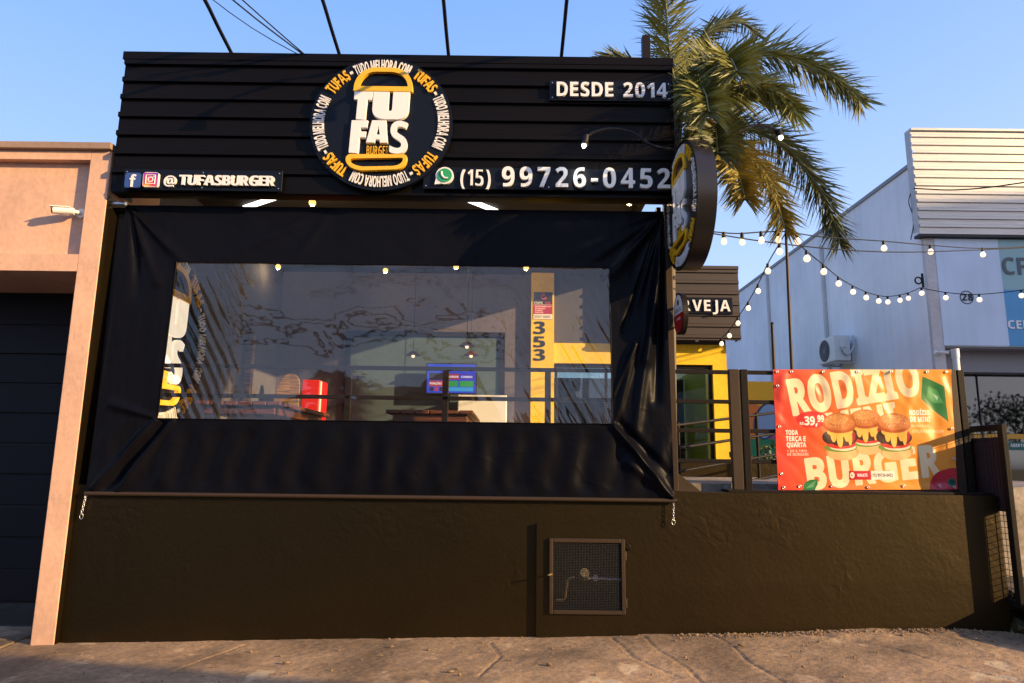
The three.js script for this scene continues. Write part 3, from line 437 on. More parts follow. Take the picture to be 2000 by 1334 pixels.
{ // vinyl banner
  const W = 1400, H = 940, cv = document.createElement('canvas'); cv.width = W; cv.height = H; const c = cv.getContext('2d');
  const X = x => (x - 100) / 1680 * W, Y = y => (y - 105) / 1110 * H;   // from banner close-up
  c.fillStyle = '#f29a30'; c.fillRect(0, 0, W, H);
  const g = c.createLinearGradient(0, 0, W * 0.6, 0); g.addColorStop(0, '#e8402a'); g.addColorStop(0.45, '#ee6a2c'); g.addColorStop(1, '#f2922f'); c.fillStyle = g; c.fillRect(0, 0, W * 0.62, H);
  c.fillStyle = '#e0452c'; c.beginPath(); c.ellipse(X(110), Y(430), 70, 190, 0, 0, 7); c.fill();
  const word = (s, x0, y0, x1, y1, rot, col, font = 'bold') => { c.save(); c.translate(X(x0), Y(y1)); c.rotate(rot); c.font = font + ' 100px sans-serif'; const m = c.measureText(s).width; c.scale((X(x1) - X(x0)) / m, (Y(y1) - Y(y0)) / 73); c.fillStyle = col; c.strokeStyle = col; c.lineJoin = 'round'; c.lineWidth = font === 'bold' && (y1 - y0) > 150 ? 6 : (y1 - y0) > 30 ? 4 : 0.01; c.fillText(s, 0, 0); if (c.lineWidth > 1) c.strokeText(s, 0, 0); c.restore(); };
  const cream = '#fbe3b0';
  word('RODÍZIO', 250, 205, 1520, 535, -0.165, cream); word('MINI', 600, 520, 1290, 800, -0.165, cream);
  word('BURGER', 365, 935, 1650, 1215, -0.105, cream);
  c.fillStyle = '#d92f27'; c.beginPath(); c.ellipse(X(450), Y(575), 128, 66, 0, 0, 7); c.fill();
  word('39,', 372, 545, 500, 625, 0, '#fff4dc'); word('99', 495, 535, 562, 595, 0, '#fff4dc'); word('R$', 328, 595, 368, 625, 0, '#fff4dc');
  word('TODA', 195, 672, 310, 716, 0, '#fff4dc'); word('TERÇA E', 195, 728, 382, 772, 0, '#fff4dc'); word('QUARTA', 198, 785, 382, 828, 0, '#fff4dc'); word('+ DE 6 TIPO', 198, 852, 388, 874, 0, '#fff4dc', 'normal'); word('DE BURGERS', 198, 882, 402, 906, 0, '#fff4dc', 'normal');
  word('RODÍZIO', 1362, 485, 1562, 532, 0, '#fff4dc'); word('DE MINI', 1365, 548, 1562, 596, 0, '#fff4dc'); word('BURGUER', 1374, 624, 1545, 644, 0, '#fbe3b0', 'normal'); word('@TUFASBURGER', 1374, 672, 1682, 698, 0, '#fbe3b0', 'normal');
  const leaf = (pts, col) => { c.fillStyle = col; c.beginPath(); pts.forEach(([x, y], i) => i ? c.lineTo(X(x), Y(y)) : c.moveTo(X(x), Y(y))); c.fill(); };
  leaf([[1505, 170], [1600, 210], [1705, 265], [1730, 600], [1640, 520], [1540, 440], [1485, 380], [1495, 270]], '#2c7a38'); leaf([[1560, 260], [1640, 300], [1690, 420], [1600, 420], [1540, 360]], '#4f9c58'); leaf([[1600, 330], [1650, 360], [1640, 400]], '#a8d0a0'); leaf([[330, 1220], [350, 1150], [400, 1125], [470, 1118], [475, 1160], [440, 1220]], '#2f7a40'); leaf([[360, 1200], [420, 1150], [460, 1130], [430, 1190]], '#60a468');
  c.fillStyle = '#c42a35'; c.beginPath(); c.ellipse(X(1760), Y(1215), 200, 165, 0, 0, 7); c.fill();
  c.fillStyle = '#0e4a38'; c.beginPath(); c.arc(X(1735), Y(1152), 30, 0, 7); c.fill(); c.strokeStyle = '#1f8060'; c.lineWidth = 5; c.stroke();
  const burger = (x, y, s) => {
    const e = (dx, dy, rx, ry, col, a0 = 0, a1 = 7) => { c.fillStyle = col; c.beginPath(); c.ellipse(X(x + dx * s), Y(y + dy * s), rx * s * 0.83, ry * s * 0.84, 0, a0, a1); c.fill(); };
    e(15, 330, 148, 75, '#e0a860'); e(15, 345, 130, 60, '#eec07c'); e(0, 290, 150, 42, '#7a9a3c'); e(20, 285, 120, 35, '#e8dcb8'); e(5, 262, 135, 40, '#d83a22'); e(-90, 200, 75, 60, '#3a1c10'); e(20, 205, 135, 75, '#4a2010'); e(95, 190, 45, 60, '#b03038'); e(0, 150, 118, 50, '#f0b840');
    for (const [dx, h, w] of [[-60, 100, 26], [-5, 150, 30], [60, 95, 24], [90, 130, 20]]) e(dx, 150 + h * 0.35, w, h * 0.6, '#f4c050');
    e(0, 75, 150, 90, '#c8702c', Math.PI, 7 + Math.PI); e(0, 95, 150, 70, '#b85a22'); e(0, 65, 140, 75, '#cf7a34'); e(-20, 40, 95, 42, '#de9448');
    for (let k = 0; k < 60; k++) { const a = rnd() * 6.28, q = Math.sqrt(rnd()); e(Math.cos(a) * q * 120, 55 + Math.sin(a) * q * 62, 4, 3, '#f0c890'); }
  };
  burger(948, 495, 1.0); burger(704, 530, 1.04); burger(1214, 528, 1.04);
  c.fillStyle = '#c9232c'; c.fillRect(X(772), Y(1045), X(985) - X(772), Y(1125) - Y(1045)); c.fillStyle = '#fff2da'; c.fillRect(X(978), Y(1045), X(1200) - X(978), Y(1125) - Y(1045)); c.beginPath(); c.ellipse(X(802), Y(1085), 18, 24, 0, 0, 7); c.fill();
  word('WHATS', 848, 1068, 945, 1098, 0, '#ffffff'); word('(15) 99726-0452', 982, 1068, 1182, 1098, 0, '#2a1a16');
  c.strokeStyle = '#c9232c'; c.lineWidth = 6; c.beginPath(); c.arc(X(806), Y(1080), 9, 1.6, 3.6); c.stroke();
  const bt = new THREE.CanvasTexture(cv); bt.colorSpace = THREE.SRGBColorSpace; bt.anisotropy = 8;
  const z0 = -0.165, TL = Zp(1509, 722, z0), TR = Zp(1857, 722, z0), BL = Zp(1519, 957, z0), BR = Zp(1869, 956, z0);
  const t = thing('vinyl_banner', 'orange printed burger banner with RODÍZIO lettering tied to the railing', 'banner', [3.4, 1.38, z0]);
  const gg = grid(160, 90, (u, v) => { const p = TL.clone().lerp(TR, u).lerp(BL.clone().lerp(BR, u), 1 - v); let d = 0.03 * (fbm(u * 5 + v * 2, v * 3, 512, 3) - 0.5) + 0.010 * (fbm(u * 16 + v * 7, v * 5, 512, 2) - 0.5); for (let k = 0; k < 6; k++) { const e = Math.abs(u - (k + 0.35) / 5.5 - 0.12 * (1 - v) * (k % 2 ? 1 : -1)); d += 0.016 * Math.exp(-e * e / 0.0007) * v * v * (k % 2 ? -1 : 1); } d -= 0.03 * Math.exp(-((u - 0.90) ** 2) / 0.0012) * (1 - v); d *= ss(0, 0.06, v) * ss(1, 0.94, v); p.z += d + 0.012; p.u = u; p.v = v; return p; });
  part('printed_sheet', gg, P([0.92, 0.92, 0.92], { map: bt, roughness: 0.38 }), t);
  for (const [u, v] of [[0.02, .98], [.1, .98], [.28, .98], [.47, .98], [.66, .98], [.86, .98], [.97, .98], [.02, .86], [.02, .52], [.02, .13], [.03, .02], [.12, .03], [.3, .03], [.5, .02], [.7, .03], [.9, .03], [.98, .02], [.985, .5], [.985, .25]]) { const p = TL.clone().lerp(TR, u).lerp(BL.clone().lerp(BR, u), 1 - v); const e = new THREE.TorusGeometry(0.011, 0.004, 6, 14); e.translate(p.x, p.y, p.z + 0.018); part('eyelet', e, mat.chrome, t); }
}
{ // open mesh gate, perpendicular to the wall
  const t = thing('mesh_gate', 'black steel gate with wire mesh standing open beside the wall end', 'gate', [4.64, 0.3, -0.2]);
  const y0 = 0.33, y1 = 2.0, za = -0.82, zb = 0.165, x = 4.655;
  part('stile', rbox(x, x + 0.05, y0, y1, zb - 0.07, zb, 0.006), mat.steelBlack, t); part('stile', rbox(x, x + 0.05, y0, y1, za, za + 0.06, 0.006), mat.steelBlack, t); part('stile', rbox(x, x + 0.05, y0 + 0.05, y1 - 0.05, -0.36, -0.31, 0.006), mat.steelBlack, t);
  part('rail', rbox(x, x + 0.05, y1 - 0.06, y1, za + 0.061, zb - 0.071, 0.006), mat.steelBlack, t); part('rail', rbox(x, x + 0.05, y0, y0 + 0.06, za + 0.061, zb - 0.071, 0.006), mat.steelBlack, t);
  const w = []; for (let y = y0 + 0.1; y < y1 - 0.06; y += 0.055) w.push(cyl(V(x + 0.02, y, za + 0.05), V(x + 0.02, y, zb - 0.06), 0.003, 0.003, 5)); for (let z = za + 0.1; z < zb - 0.07; z += 0.05) w.push(cyl(V(x + 0.024, y0 + 0.05, z), V(x + 0.024, y1 - 0.05, z), 0.003, 0.003, 5));
  const m = part('wire_mesh', w, mat.dark, t); m.userData.kind = 'stuff';
  part('backing_sheet', rbox(x + 0.034, x + 0.04, y0 + 0.85, y1 - 0.12, za + 0.06, zb - 0.075, 0.001), M([0.05, 0.018, 0.02], { roughness: 0.8 }), t, 'dark red sheet behind the mesh');
  const pp = Zp(1865, 682, -0.295), q = thing('white_pipe', 'white plastic pipe with cap standing behind the railing end post', 'pipe', [pp.x, 2.3, -0.295]);
  part('tube', cyl(V(pp.x, 2.3, -0.295), V(pp.x, pp.y, -0.295), 0.032, 0.032, 18), mat.plastic, q); part('cap', cyl(V(pp.x, pp.y - 0.09, -0.295), V(pp.x, pp.y + 0.002, -0.295), 0.037, 0.038, 18), mat.plastic, q);
  for (const [a, b, l] of [[[1535, 452], [1545, 724], 'tall thin black pole holding the light strings'], [[1508, 632], [1511, 724], 'short thin black pole above the banner corner']]) { const p = Zp(a[0], a[1], -0.24), r = Zp(b[0], b[1], -0.24), o = thing('thin_pole', l, 'pole', [r.x, 1.33, -0.24]); part('pole', cyl(V(r.x + (r.x - p.x) * 0.3, 1.33, -0.24), p, 0.017, 0.015), mat.steelBrown, o); part('cap', ball(p, 0.017), mat.steelBlack, o); }
}
{ // oval beer sign on the post
  const p = Zp(1330, 613, 0.1), t = thing('oval_beer_sign', 'small oval white and red beer sign on a bracket', 'sign', [p.x, p.y, p.z], undefined, true); t.rotation.y = -Math.PI / 2 + 0.06;
  const g = new THREE.CylinderGeometry(0.2, 0.2, 0.05, 40); g.rotateX(Math.PI / 2); g.scale(0.8, 1.05, 1); part('rim', g, mat.steelBlack, t);
  const cv = document.createElement('canvas'); cv.width = 256; cv.height = 336; const c = cv.getContext('2d'); c.fillStyle = '#e8e2d8'; c.fillRect(0, 0, 256, 336); c.fillStyle = '#b01c20'; c.fillRect(0, 170, 256, 170); c.fillStyle = '#14161c'; c.font = 'bold 50px serif'; c.textAlign = 'center'; c.fillText('AMSTEL', 128, 155); c.fillStyle = '#f0e0c0'; c.font = 'bold 34px sans-serif'; c.fillText('LAGER', 128, 225); c.fillStyle = '#14161c'; c.beginPath(); c.arc(128, 70, 26, 0, 7); c.fill();
  const bt = new THREE.CanvasTexture(cv); bt.colorSpace = THREE.SRGBColorSpace; const f = new THREE.CircleGeometry(0.18, 40); f.scale(0.8, 1.05, 1); f.translate(0, 0, 0.027); part('face', f, M([1, 1, 1], { map: bt, roughness: 0.35 }), t); part('bracket', [box(-0.2, -0.12, 0.09, 0.11, -0.01, 0.01), box(-0.2, -0.12, -0.11, -0.09, -0.01, 0.01)], mat.steelBlack, t);
}
// ------------------------------------------------------------ yellow back building
{
  const z = -5.3, t = thing('yellow_building', 'yellow painted back building with brown ribbed metal canopy', 'building', [2.2, 1.4, -6.5]);
  part('column', box(0.335, 0.74, 1.4, 4.95, z - 0.4, z + 0.12), mat.yellow, t, 'yellow column with black house number');
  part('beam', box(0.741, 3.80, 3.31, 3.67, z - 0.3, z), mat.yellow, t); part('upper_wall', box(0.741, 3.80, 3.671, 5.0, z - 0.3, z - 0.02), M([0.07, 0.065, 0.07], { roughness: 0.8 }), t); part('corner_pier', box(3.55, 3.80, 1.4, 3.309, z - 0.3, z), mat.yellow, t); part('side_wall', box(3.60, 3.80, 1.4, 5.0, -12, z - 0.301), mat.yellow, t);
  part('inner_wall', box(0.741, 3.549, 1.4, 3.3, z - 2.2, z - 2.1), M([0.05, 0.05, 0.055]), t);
  for (const x of [0.76, 1.65, 2.55, 3.49]) part('door_frame', rbox(x, x + 0.05, 1.4, 3.30, z - 0.12, z - 0.06), mat.steelBlack, t);
  part('door_frame', rbox(0.741, 3.549, 3.24, 3.308, z - 0.121, z - 0.061), mat.steelBlack, t);
  for (const x of [0.812, 1.702, 2.602]) part('glass_pane', box(x, x + 0.84, 1.42, 3.24, z - 0.095, z - 0.087), mat.glassDark, t);
  const ribs = []; for (let y = 4.93; y > 3.75; y -= 0.195) ribs.push(y);
  const cx = Zp(1444, 600, z + 0.3).x; part('canopy_sheet', sheet(1.9, cx, 5.0, 3.70, ribs, z + 0.3, 0.03, 0.05), mat.sheetBrown, t); part('canopy_top', rbox(1.9, cx + 0.01, 4.97, 5.03, z + 0.001, z + 0.33, 0.005), mat.sheetBrown, t); part('canopy_end', box(cx - 0.003, cx + 0.003, 3.72, 4.97, z + 0.001, z + 0.3), mat.sheetBrown, t);
  lettering('353', 0, 0, 0.01, 0.01, 0, 0.001, mat.dark, thing('house_number', 'large black house number painted on the yellow column', 'number', [0.5, 3.3, z + 0.12], undefined, true));
  const hn = scene.children[scene.children.length - 1]; hn.children.slice().forEach(c => hn.remove(c));
  [[628, 655], [657, 681], [682, 707]].forEach(([a, b], i) => { const p = Zp(1043, b - 3, z + 0.125), q = Zp(1064, a, z + 0.125); lettering('353'[i], p.x - 0.5, p.y - 3.3, q.x - p.x, q.y - p.y, 0.004, 0.004, mat.dark, hn, 'sans_bold', 0.1, 0.72, 0.008); });
  const cv = document.createElement('canvas'); cv.width = 180; cv.height = 270; const c = cv.getContext('2d'); c.fillStyle = '#e8e0dc'; c.fillRect(0, 0, 180, 270); c.fillStyle = '#26262c'; c.fillRect(0, 0, 180, 125); c.strokeStyle = '#d8405a'; c.lineWidth = 9; c.beginPath(); c.arc(100, 42, 26, 0.4, 5); c.stroke(); c.lineWidth = 6; c.beginPath(); c.arc(100, 42, 11, 3, 7.5); c.stroke(); c.fillStyle = '#ddd'; c.font = 'bold 30px sans-serif'; c.fillText('ITAPE', 6, 118); c.fillStyle = '#d8405a'; c.fillText('SEG', 108, 118); c.fillStyle = '#a83048'; c.fillRect(0, 128, 180, 92); c.fillStyle = '#f0dada'; c.font = 'bold 17px sans-serif'; ['MONITORADO 24 H', 'SEGURANÇA', 'ALARMES', 'ITAPÊ SEG'].forEach((s, i) => c.fillText(s, 12, 150 + i * 20)); c.fillStyle = '#222'; c.font = 'bold 34px sans-serif'; c.fillText('3537-5001', 4, 258);
  const bt = new THREE.CanvasTexture(cv); bt.colorSpace = THREE.SRGBColorSpace; const a = Zp(1042, 623, z + 0.13), b = Zp(1079, 571, z + 0.13); const s = thing('alarm_notice', 'printed alarm company notice fixed on the yellow column', 'notice', [a.x, a.y, z + 0.12]); part('plate', rbox(a.x, b.x, a.y, b.y, z + 0.121, z + 0.129, 0.002), mat.dark, s); const f = new THREE.PlaneGeometry(b.x - a.x, b.y - a.y); f.translate((a.x + b.x) / 2, (a.y + b.y) / 2, z + 0.1305); part('print', f, M([1, 1, 1], { map: bt, roughness: 0.4 }), s);
  const q = thing('beer_word_sign', 'dark board with white CERVEJA lettering on the brown canopy', 'sign', [2.9, 4.3, z + 0.34]); const l = Zp(1288, 612, z + 0.34), r = Zp(1430, 582, z + 0.34); part('board', rbox(l.x, r.x, l.y, r.y, z + 0.335, z + 0.36, 0.004), mat.signNavy, q); const w0 = Zp(1294, 607, z + 0.36), w1 = Zp(1425, 587, z + 0.36); lettering('CERVEJA', w0.x, w0.y, w1.x - w0.x, w1.y - w0.y, z + 0.362, 0.025, mat.letterWhite, q);
}
{ // mural wall of the play corner
  const cv = document.createElement('canvas'); cv.width = 512; cv.height = 384; const c = cv.getContext('2d'); c.fillStyle = '#d8a81c'; c.fillRect(0, 0, 512, 384); c.fillStyle = '#c8702a'; c.beginPath(); c.ellipse(60, 170, 150, 90, 0, 0, 7); c.ellipse(400, 130, 130, 60, 0, 0, 7); c.fill(); c.fillStyle = '#a04a68'; c.beginPath(); c.ellipse(330, 210, 170, 80, 0, 0, 7); c.fill(); c.fillStyle = '#187a50'; c.fillRect(0, 240, 512, 150); c.fillStyle = '#d8c8a0'; for (const [x, y, r] of [[60, 280, 13], [200, 330, 16], [330, 300, 12], [440, 340, 14]]) { c.beginPath(); c.ellipse(x, y, r, r * 1.4, 0, 0, 7); c.fill(); } c.fillStyle = '#c8702a'; for (const [x, y] of [[120, 320], [270, 290], [390, 300]]) { c.beginPath(); c.arc(x, y, 14, 0, 7); c.fill(); } c.fillStyle = '#7c9cc0'; c.beginPath(); c.ellipse(180, 165, 36, 75, 0.2, 0, 7); c.fill(); c.strokeStyle = '#243a5c'; c.lineWidth = 7; c.stroke();
  const bt = new THREE.CanvasTexture(cv); bt.colorSpace = THREE.SRGBColorSpace; const t = thing('mural_wall', 'low wall painted with a yellow, orange and green mural', 'wall', [5.2, 1.4, -6.6]);
  part('masonry', box(3.82, 7.0, 1.40, 3.18, -6.8, -6.605), mat.white, t); const g = new THREE.PlaneGeometry(3.18, 1.78); g.translate(5.41, 2.29, -6.60); part('mural', g, M([1, 1, 1], { map: bt, roughness: 0.7 }), t);
  const kb = thing('garden_kerb', 'low dark planter kerb in front of the mural wall', 'planter', [4.4, 1.4, -3.6]); part('kerb', rbox(2.2, 6.4, 1.4, 1.62, -3.7, -3.5, 0.01), mat.blackWall, kb);
  for (const [x, z, h] of [[4.0, -4.0, .45], [4.55, -4.1, .55], [3.5, -3.9, .3], [5.1, -4.2, .5]]) {
    const p = thing('garden_plant', 'small leafy garden plant growing before the mural wall', 'plant', [x, 1.4, z], 'plants along the mural'); const gs = [];
    for (let k = 0; k < 90; k++) { const a = rnd() * 6.28, r = 0.16 * Math.sqrt(rnd()), y = 1.45 + h * rnd(); const l = new THREE.PlaneGeometry(0.035, 0.09); l.rotateX(rnd() * 3); l.rotateY(rnd() * 6); gs.push(l.translate(x + Math.cos(a) * r, y, z + Math.sin(a) * r)); }
    part('foliage', gs, M([0.09, 0.11, 0.03], { roughness: 0.7 }), p); part('stem', cyl(V(x, 1.4, z), V(x, 1.4 + h, z), 0.01, 0.006, 6), mat.wood, p);
  }
}
// ------------------------------------------------------------ driving school building at the right
{
  const xw = 7.44, z = -5.3, t = thing('white_building', 'white commercial building with silver ribbed metal fascia', 'building', [11, 0.8, -9]);
  part('side_wall', box(xw, xw + 0.2, 0.3, 7.12, -22, z), mat.white, t); part('roof_edge', rbox(xw - 0.03, xw + 0.24, 7.121, 7.2, -22, z - 0.05, 0.006), mat.grey, t);
  part('flat_roof', box(xw + 0.25, 22, 6.9, 7.0, -22, z - 0.1), mat.grey, t);
  for (const zz of [-9.2, -12.7]) part('downpipe', rbox(xw - 0.07, xw - 0.001, 0.8, zz > -10 ? 6.78 : 7.05, zz, zz + 0.09, 0.01), mat.whiteTrim, t);
  const zf = z + 0.18, ft = Zp(1880, 257, zf).y, fb = 5.72, ribs = []; for (let y = ft - 0.1; y > fb + 0.08; y -= 0.158) ribs.push(y);
  const fx = Zp(1787, 355, zf).x; part('fascia_sheet', sheet(fx, 22, ft, fb, ribs, zf, 0.028, 0.05), mat.silver, t); part('fascia_cap', rbox(fx - 0.01, 22, ft, ft + 0.05, z, zf + 0.04, 0.006), mat.silver, t); part('fascia_end', box(fx - 0.006, fx, fb + 0.05, ft, z + 0.001, zf), mat.whiteTrim, t); part('fascia_soffit', box(fx, 22, fb - 0.05, fb, z + 0.001, zf), mat.dark, t);
  part('column', rbox(xw, xw + 0.2, 0.8, fb - 0.051, z + 0.001, z + 0.08, 0.006), mat.whiteTrim, t);
  const pz = z + 0.09, a = Zp(1815, 462, pz), b = Zp(1962, 676, pz);
  part('sign_panel', box(xw + 0.19, 8.78, 3.70, fb - 0.06, z + 0.02, pz), M([0.62, 0.75, 0.88], { roughness: 0.5, map: streaky }), t, 'pale blue sign panel');
  part('sign_panel', box(8.781, 16, 4.72, fb - 0.06, z + 0.02, pz), M([0.24, 0.42, 0.43], { roughness: 0.5 }), t, 'grey green sign panel'); part('sign_panel', box(8.781, 16, 3.70, 4.719, z + 0.02, pz), M([0.06, 0.30, 0.54], { roughness: 0.5 }), t, 'blue sign panel');
  const put = (s, p0, p1, m, w = p1[0]) => { const p = Zp(p0[0], p0[1], pz), q = Zp(p1[0], p1[1], pz); lettering(s, p.x, p.y, q.x - p.x, q.y - p.y, pz + 0.001, 0.012, m, t); };
  put('CFC', [1959, 536], [2032, 504], M([0.10, 0.12, 0.13])); put('CENTRO', [1969, 642], [2062, 627], mat.letterWhite); put('28', [1879, 587], [1899, 574], mat.dark);
  { const c = Zp(1888, 581, pz), g = new THREE.TorusGeometry(0.115, 0.008, 6, 40); g.scale(1, 1, 0.4); part('number_ring', g.translate(c.x, c.y, pz + 0.004), mat.dark, t); }
  part('door_head', box(xw + 0.2, 22, 3.28, 3.699, z - 1.2, z - 0.3), mat.grey, t); part('porch_ceiling', box(xw + 0.2, 22, 3.66, 3.698, z - 0.3, z + 0.019), mat.grey, t);
  for (let k = 0; k < 6; k++) { const x = 7.70 + k * 0.92; part('glass_pane', box(x, x + 0.90, 0.84, 3.27, z - 0.62, z - 0.61), P([0.22, 0.32, 0.30], { roughness: 0.02, ior: 1.9, transmission: 1, thickness: 0 }), t); part('mullion', rbox(x + 0.90, x + 0.92, 0.82, 3.28, z - 0.63, z - 0.59, 0.003), mat.dark, t); part('yellow_stripe', box(x + 0.005, x + 0.895, 2.10, 2.19, z - 0.606, z - 0.603), M([0.6, 0.3, 0.03]), t); }
  part('inner_back', box(7.64, 22, 0.8, 3.7, z - 4.1, z - 4), mat.grey, t); part('inner_ceiling', box(7.64, 22, 3.3, 3.4, z - 4, z - 1.201), mat.grey, t); part('inner_floor', box(7.64, 22, 0.75, 0.82, z - 4, z - 0.301), mat.floor, t); part('inner_side', box(7.641, 7.69, 0.83, 3.279, z - 4, z - 0.64), mat.grey, t);
  const o = thing('open_sign', 'small green ABERTO sign on the glass door', 'sign', [8.9, 1.9, z - 0.6]); const p = Zp(1971, 879, z - 0.59), q = Zp(2010, 864, z - 0.59); part('plate', rbox(p.x, q.x, p.y, q.y, z - 0.602, z - 0.59, 0.003), M([0.02, 0.13, 0.10]), o); const l0 = Zp(1974, 873, z - 0.585), l1 = Zp(2003, 867, z - 0.585); lettering('ABERTO', l0.x, l0.y, l1.x - l0.x, l1.y - l0.y, z - 0.589, 0.003, mat.letterWhite, o);
  secCamera(Zp(1828, 689, z + 0.08), 0.8, 1, 'dusty security camera on the white building column');
  // hook and loose wires
  const h = thing('wall_hook', 'dark iron wall hook holding the light string', 'hook', [xw, 4.95, z + 0.1]); const hp = Zp(1797, 548, z + 0.1); part('ring', new THREE.TorusGeometry(0.06, 0.014, 8, 20).translate(hp.x - 0.03, hp.y, z + 0.1), mat.steelBlack, h); part('plate', rbox(hp.x + 0.03, hp.x + 0.06, hp.y - 0.13, hp.y + 0.13, z + 0.085, z + 0.12, 0.003), mat.steelBlack, h);
  const w = thing('loose_cable', 'thin dark cable hanging down the white wall edge', 'cable', [xw, 5.5, z]); part('cable', tube([Zp(1782, 365, z + 0.02), Zp(1775, 395, z + 0.02), Zp(1783, 420, z + 0.02), Zp(1784, 440, z + 0.02), Zp(1779, 468, z + 0.02)], 0.008, 30, 6), mat.rubber, w);
  const d = thing('overhead_cable', 'thin black cable swagged across the silver fascia', 'cable', [9, 6.3, -4.7]); part('cable', tube([Zp(1785, 368, -4.75), Zp(1860, 371, -4.7), Zp(1930, 366, -4.6), Zp(2040, 350, -4.5)], 0.012, 30, 6), mat.rubber, d);
}
{ // air conditioner on the side wall
  const c = Xp(1650, 690, 7.44), t = thing('air_conditioner', 'beige outdoor air conditioning unit bracketed on the white wall', 'air conditioner', [7.2, 3.7, c.z]);
  const z0 = -8.75, z1 = -7.95, y0 = 3.82, y1 = 4.38, x0 = 7.0, x1 = 7.34;
  part('casing', rbox(x0, x1, y0, y1, z0, z1, 0.02), mat.plastic, t); part('fan_grille', (() => { const gs = []; for (let k = 1; k <= 7; k++) gs.push(new THREE.TorusGeometry(0.033 * k, 0.005, 5, 36)); for (let k = 0; k < 8; k++) { const b = new THREE.BoxGeometry(0.47, 0.006, 0.006); b.rotateZ(k * Math.PI / 8); gs.push(b); } return gs.map(g => g.rotateY(-Math.PI / 2).translate(x0 - 0.008, (y0 + y1) / 2, z0 + 0.30)); })(), mat.grey, t);
  part('fan_recess', cyl(V(x0 - 0.004, (y0 + y1) / 2, z0 + 0.30), V(x0 - 0.001, (y0 + y1) / 2, z0 + 0.30), 0.245, 0.245, 36), mat.dark, t);
  part('valve_cover', rbox(x0 + 0.10, x0 + 0.22, y0 + 0.28, y1 - 0.06, z1, z1 + 0.03, 0.006), mat.plastic, t); part('hose', tube([V(x0 + 0.14, y0 + 0.28, z1 + 0.03), V(x0 + 0.16, y0 + 0.17, z1 + 0.06), V(x0 + 0.22, y0 + 0.12, z1 + 0.06), V(x0 + 0.32, y0 + 0.20, z1 + 0.08), V(x0 + 0.40, y0 + 0.42, z1 + 0.08), V(x0 + 0.38, y1 - 0.02, z1 + 0.03)], 0.022, 30), mat.whiteTrim, t); part('cable', tube([V(x0 + 0.15, y0 + 0.28, z1 + 0.035), V(x0 + 0.13, y0 + 0.2, z1 + 0.05), V(x0 + 0.2, y0 + 0.1, z1 + 0.05)], 0.01, 14), mat.rubber, t);
  for (const z of [z0 + 0.1, z1 - 0.1]) part('bracket', [rbox(x0 + 0.02, 7.44, y0 - 0.05, y0 - 0.01, z - 0.02, z + 0.02, 0.004), rbox(7.40, 7.44, y0 - 0.05, y0 + 0.4, z - 0.021, z + 0.021, 0.004)], mat.whiteTrim, t);
}
// ------------------------------------------------------------ string lights
function strand(label, ends, sag, bulbs, r = 0.034) { r *= 0.84;   // ends: world points ; bulbs: px positions along it
  const t = thing('string_lights', label, 'string lights', [ends[0].x, ends[0].y, ends[0].z], 'festoon light strings');
  part('cable', tube(ends, 0.007, 60, 6), mat.rubber, t); const cv = new THREE.CatmullRomCurve3(ends);
  const pts = cv.getSpacedPoints(400), prj = pts.map(p => { const q = p.clone().project(camera); return [(q.x + 1) * 1000, (1 - q.y) * 667]; });
  for (const px of bulbs) {
    let k = 0, m = 1e9; prj.forEach(([x, y], i) => { const d = Math.hypot(x - px[0], y - px[1]); if (d < m) { m = d; k = i; } }); const p = pts[k];
    const b = part('bulb', [ball(V(p.x, p.y - 0.095, p.z), r, 1.08), cyl(V(p.x, p.y - 0.075, p.z), V(p.x, p.y - 0.05, p.z), r * 0.75, 0.017, 12)], mat.bulb, t);
    part('socket', cyl(V(p.x, p.y - 0.055, p.z), V(p.x, p.y + 0.006, p.z), 0.019, 0.016, 10), mat.rubber, b);
  }
}
{
  const top = Zp(1536, 452, -0.24), hook = Zp(1797, 562, -5.1), yc = Zp(1402, 668, -4.9);
  strand('light string from the drum sign to the tall thin pole', [Zp(1385, 452, 0.3), Zp(1440, 456, 0.1), Zp(1490, 453, 0), top], 0, [[1413, 455], [1449, 456], [1486, 453], [1519, 452]], 0.034);
  strand('light string running from the tall pole past the silver fascia', [top, Zp(1600, 462, -0.8), Zp(1725, 471, -1.6), Zp(1817, 479, -2.2), Zp(1918, 485, -2.8), Zp(2040, 480, -3.4)], 0, [[1556, 456], [1725, 471], [1817, 479], [1918, 485]], 0.042);
  strand('light string dropping from the tall pole to the yellow corner', [top, Zp(1522, 476, -0.9), Zp(1499, 516, -1.8), Zp(1480, 556, -2.7), Zp(1461, 590, -3.4), Zp(1441, 620, -4), Zp(1424, 645, -4.5), yc], 0, [[1522, 476], [1499, 516], [1480, 556], [1461, 590], [1441, 620], [1424, 645], [1409, 661]], 0.043);
  strand('sagging light string from the tall pole to the wall hook', [top, Zp(1575, 490, -1.0), Zp(1608, 517, -1.8), Zp(1637, 541, -2.5), Zp(1665, 558, -3.2), Zp(1691, 570, -3.8), Zp(1715, 577, -4.2), Zp(1735, 579, -4.5), Zp(1774, 572, -4.9), hook], 0, [[1575, 490], [1608, 517], [1637, 541], [1665, 558], [1691, 570], [1715, 577], [1733, 579], [1757, 575], [1773, 572]], 0.046);
  strand('light string crossing the pale blue sign panel', [hook, Zp(1846, 571, -4.9), Zp(1900, 575, -4.8), Zp(1960, 571, -4.7), Zp(2040, 560, -4.6)], 0, [[1799, 563], [1846, 571], [1912, 574], [1994, 566]], 0.05);
  const t = thing('support_wire', 'plain black support wire under the light string', 'wire', [2, 3.9, 0.3]); part('wire', tube([Zp(1385, 455, 0.35), Zp(1480, 470, 0), Zp(1600, 484, -0.7), Zp(1700, 491, -1.3), Zp(1800, 492, -2), Zp(2040, 482, -3.2)], 0.007, 60, 6), mat.rubber, t);
}
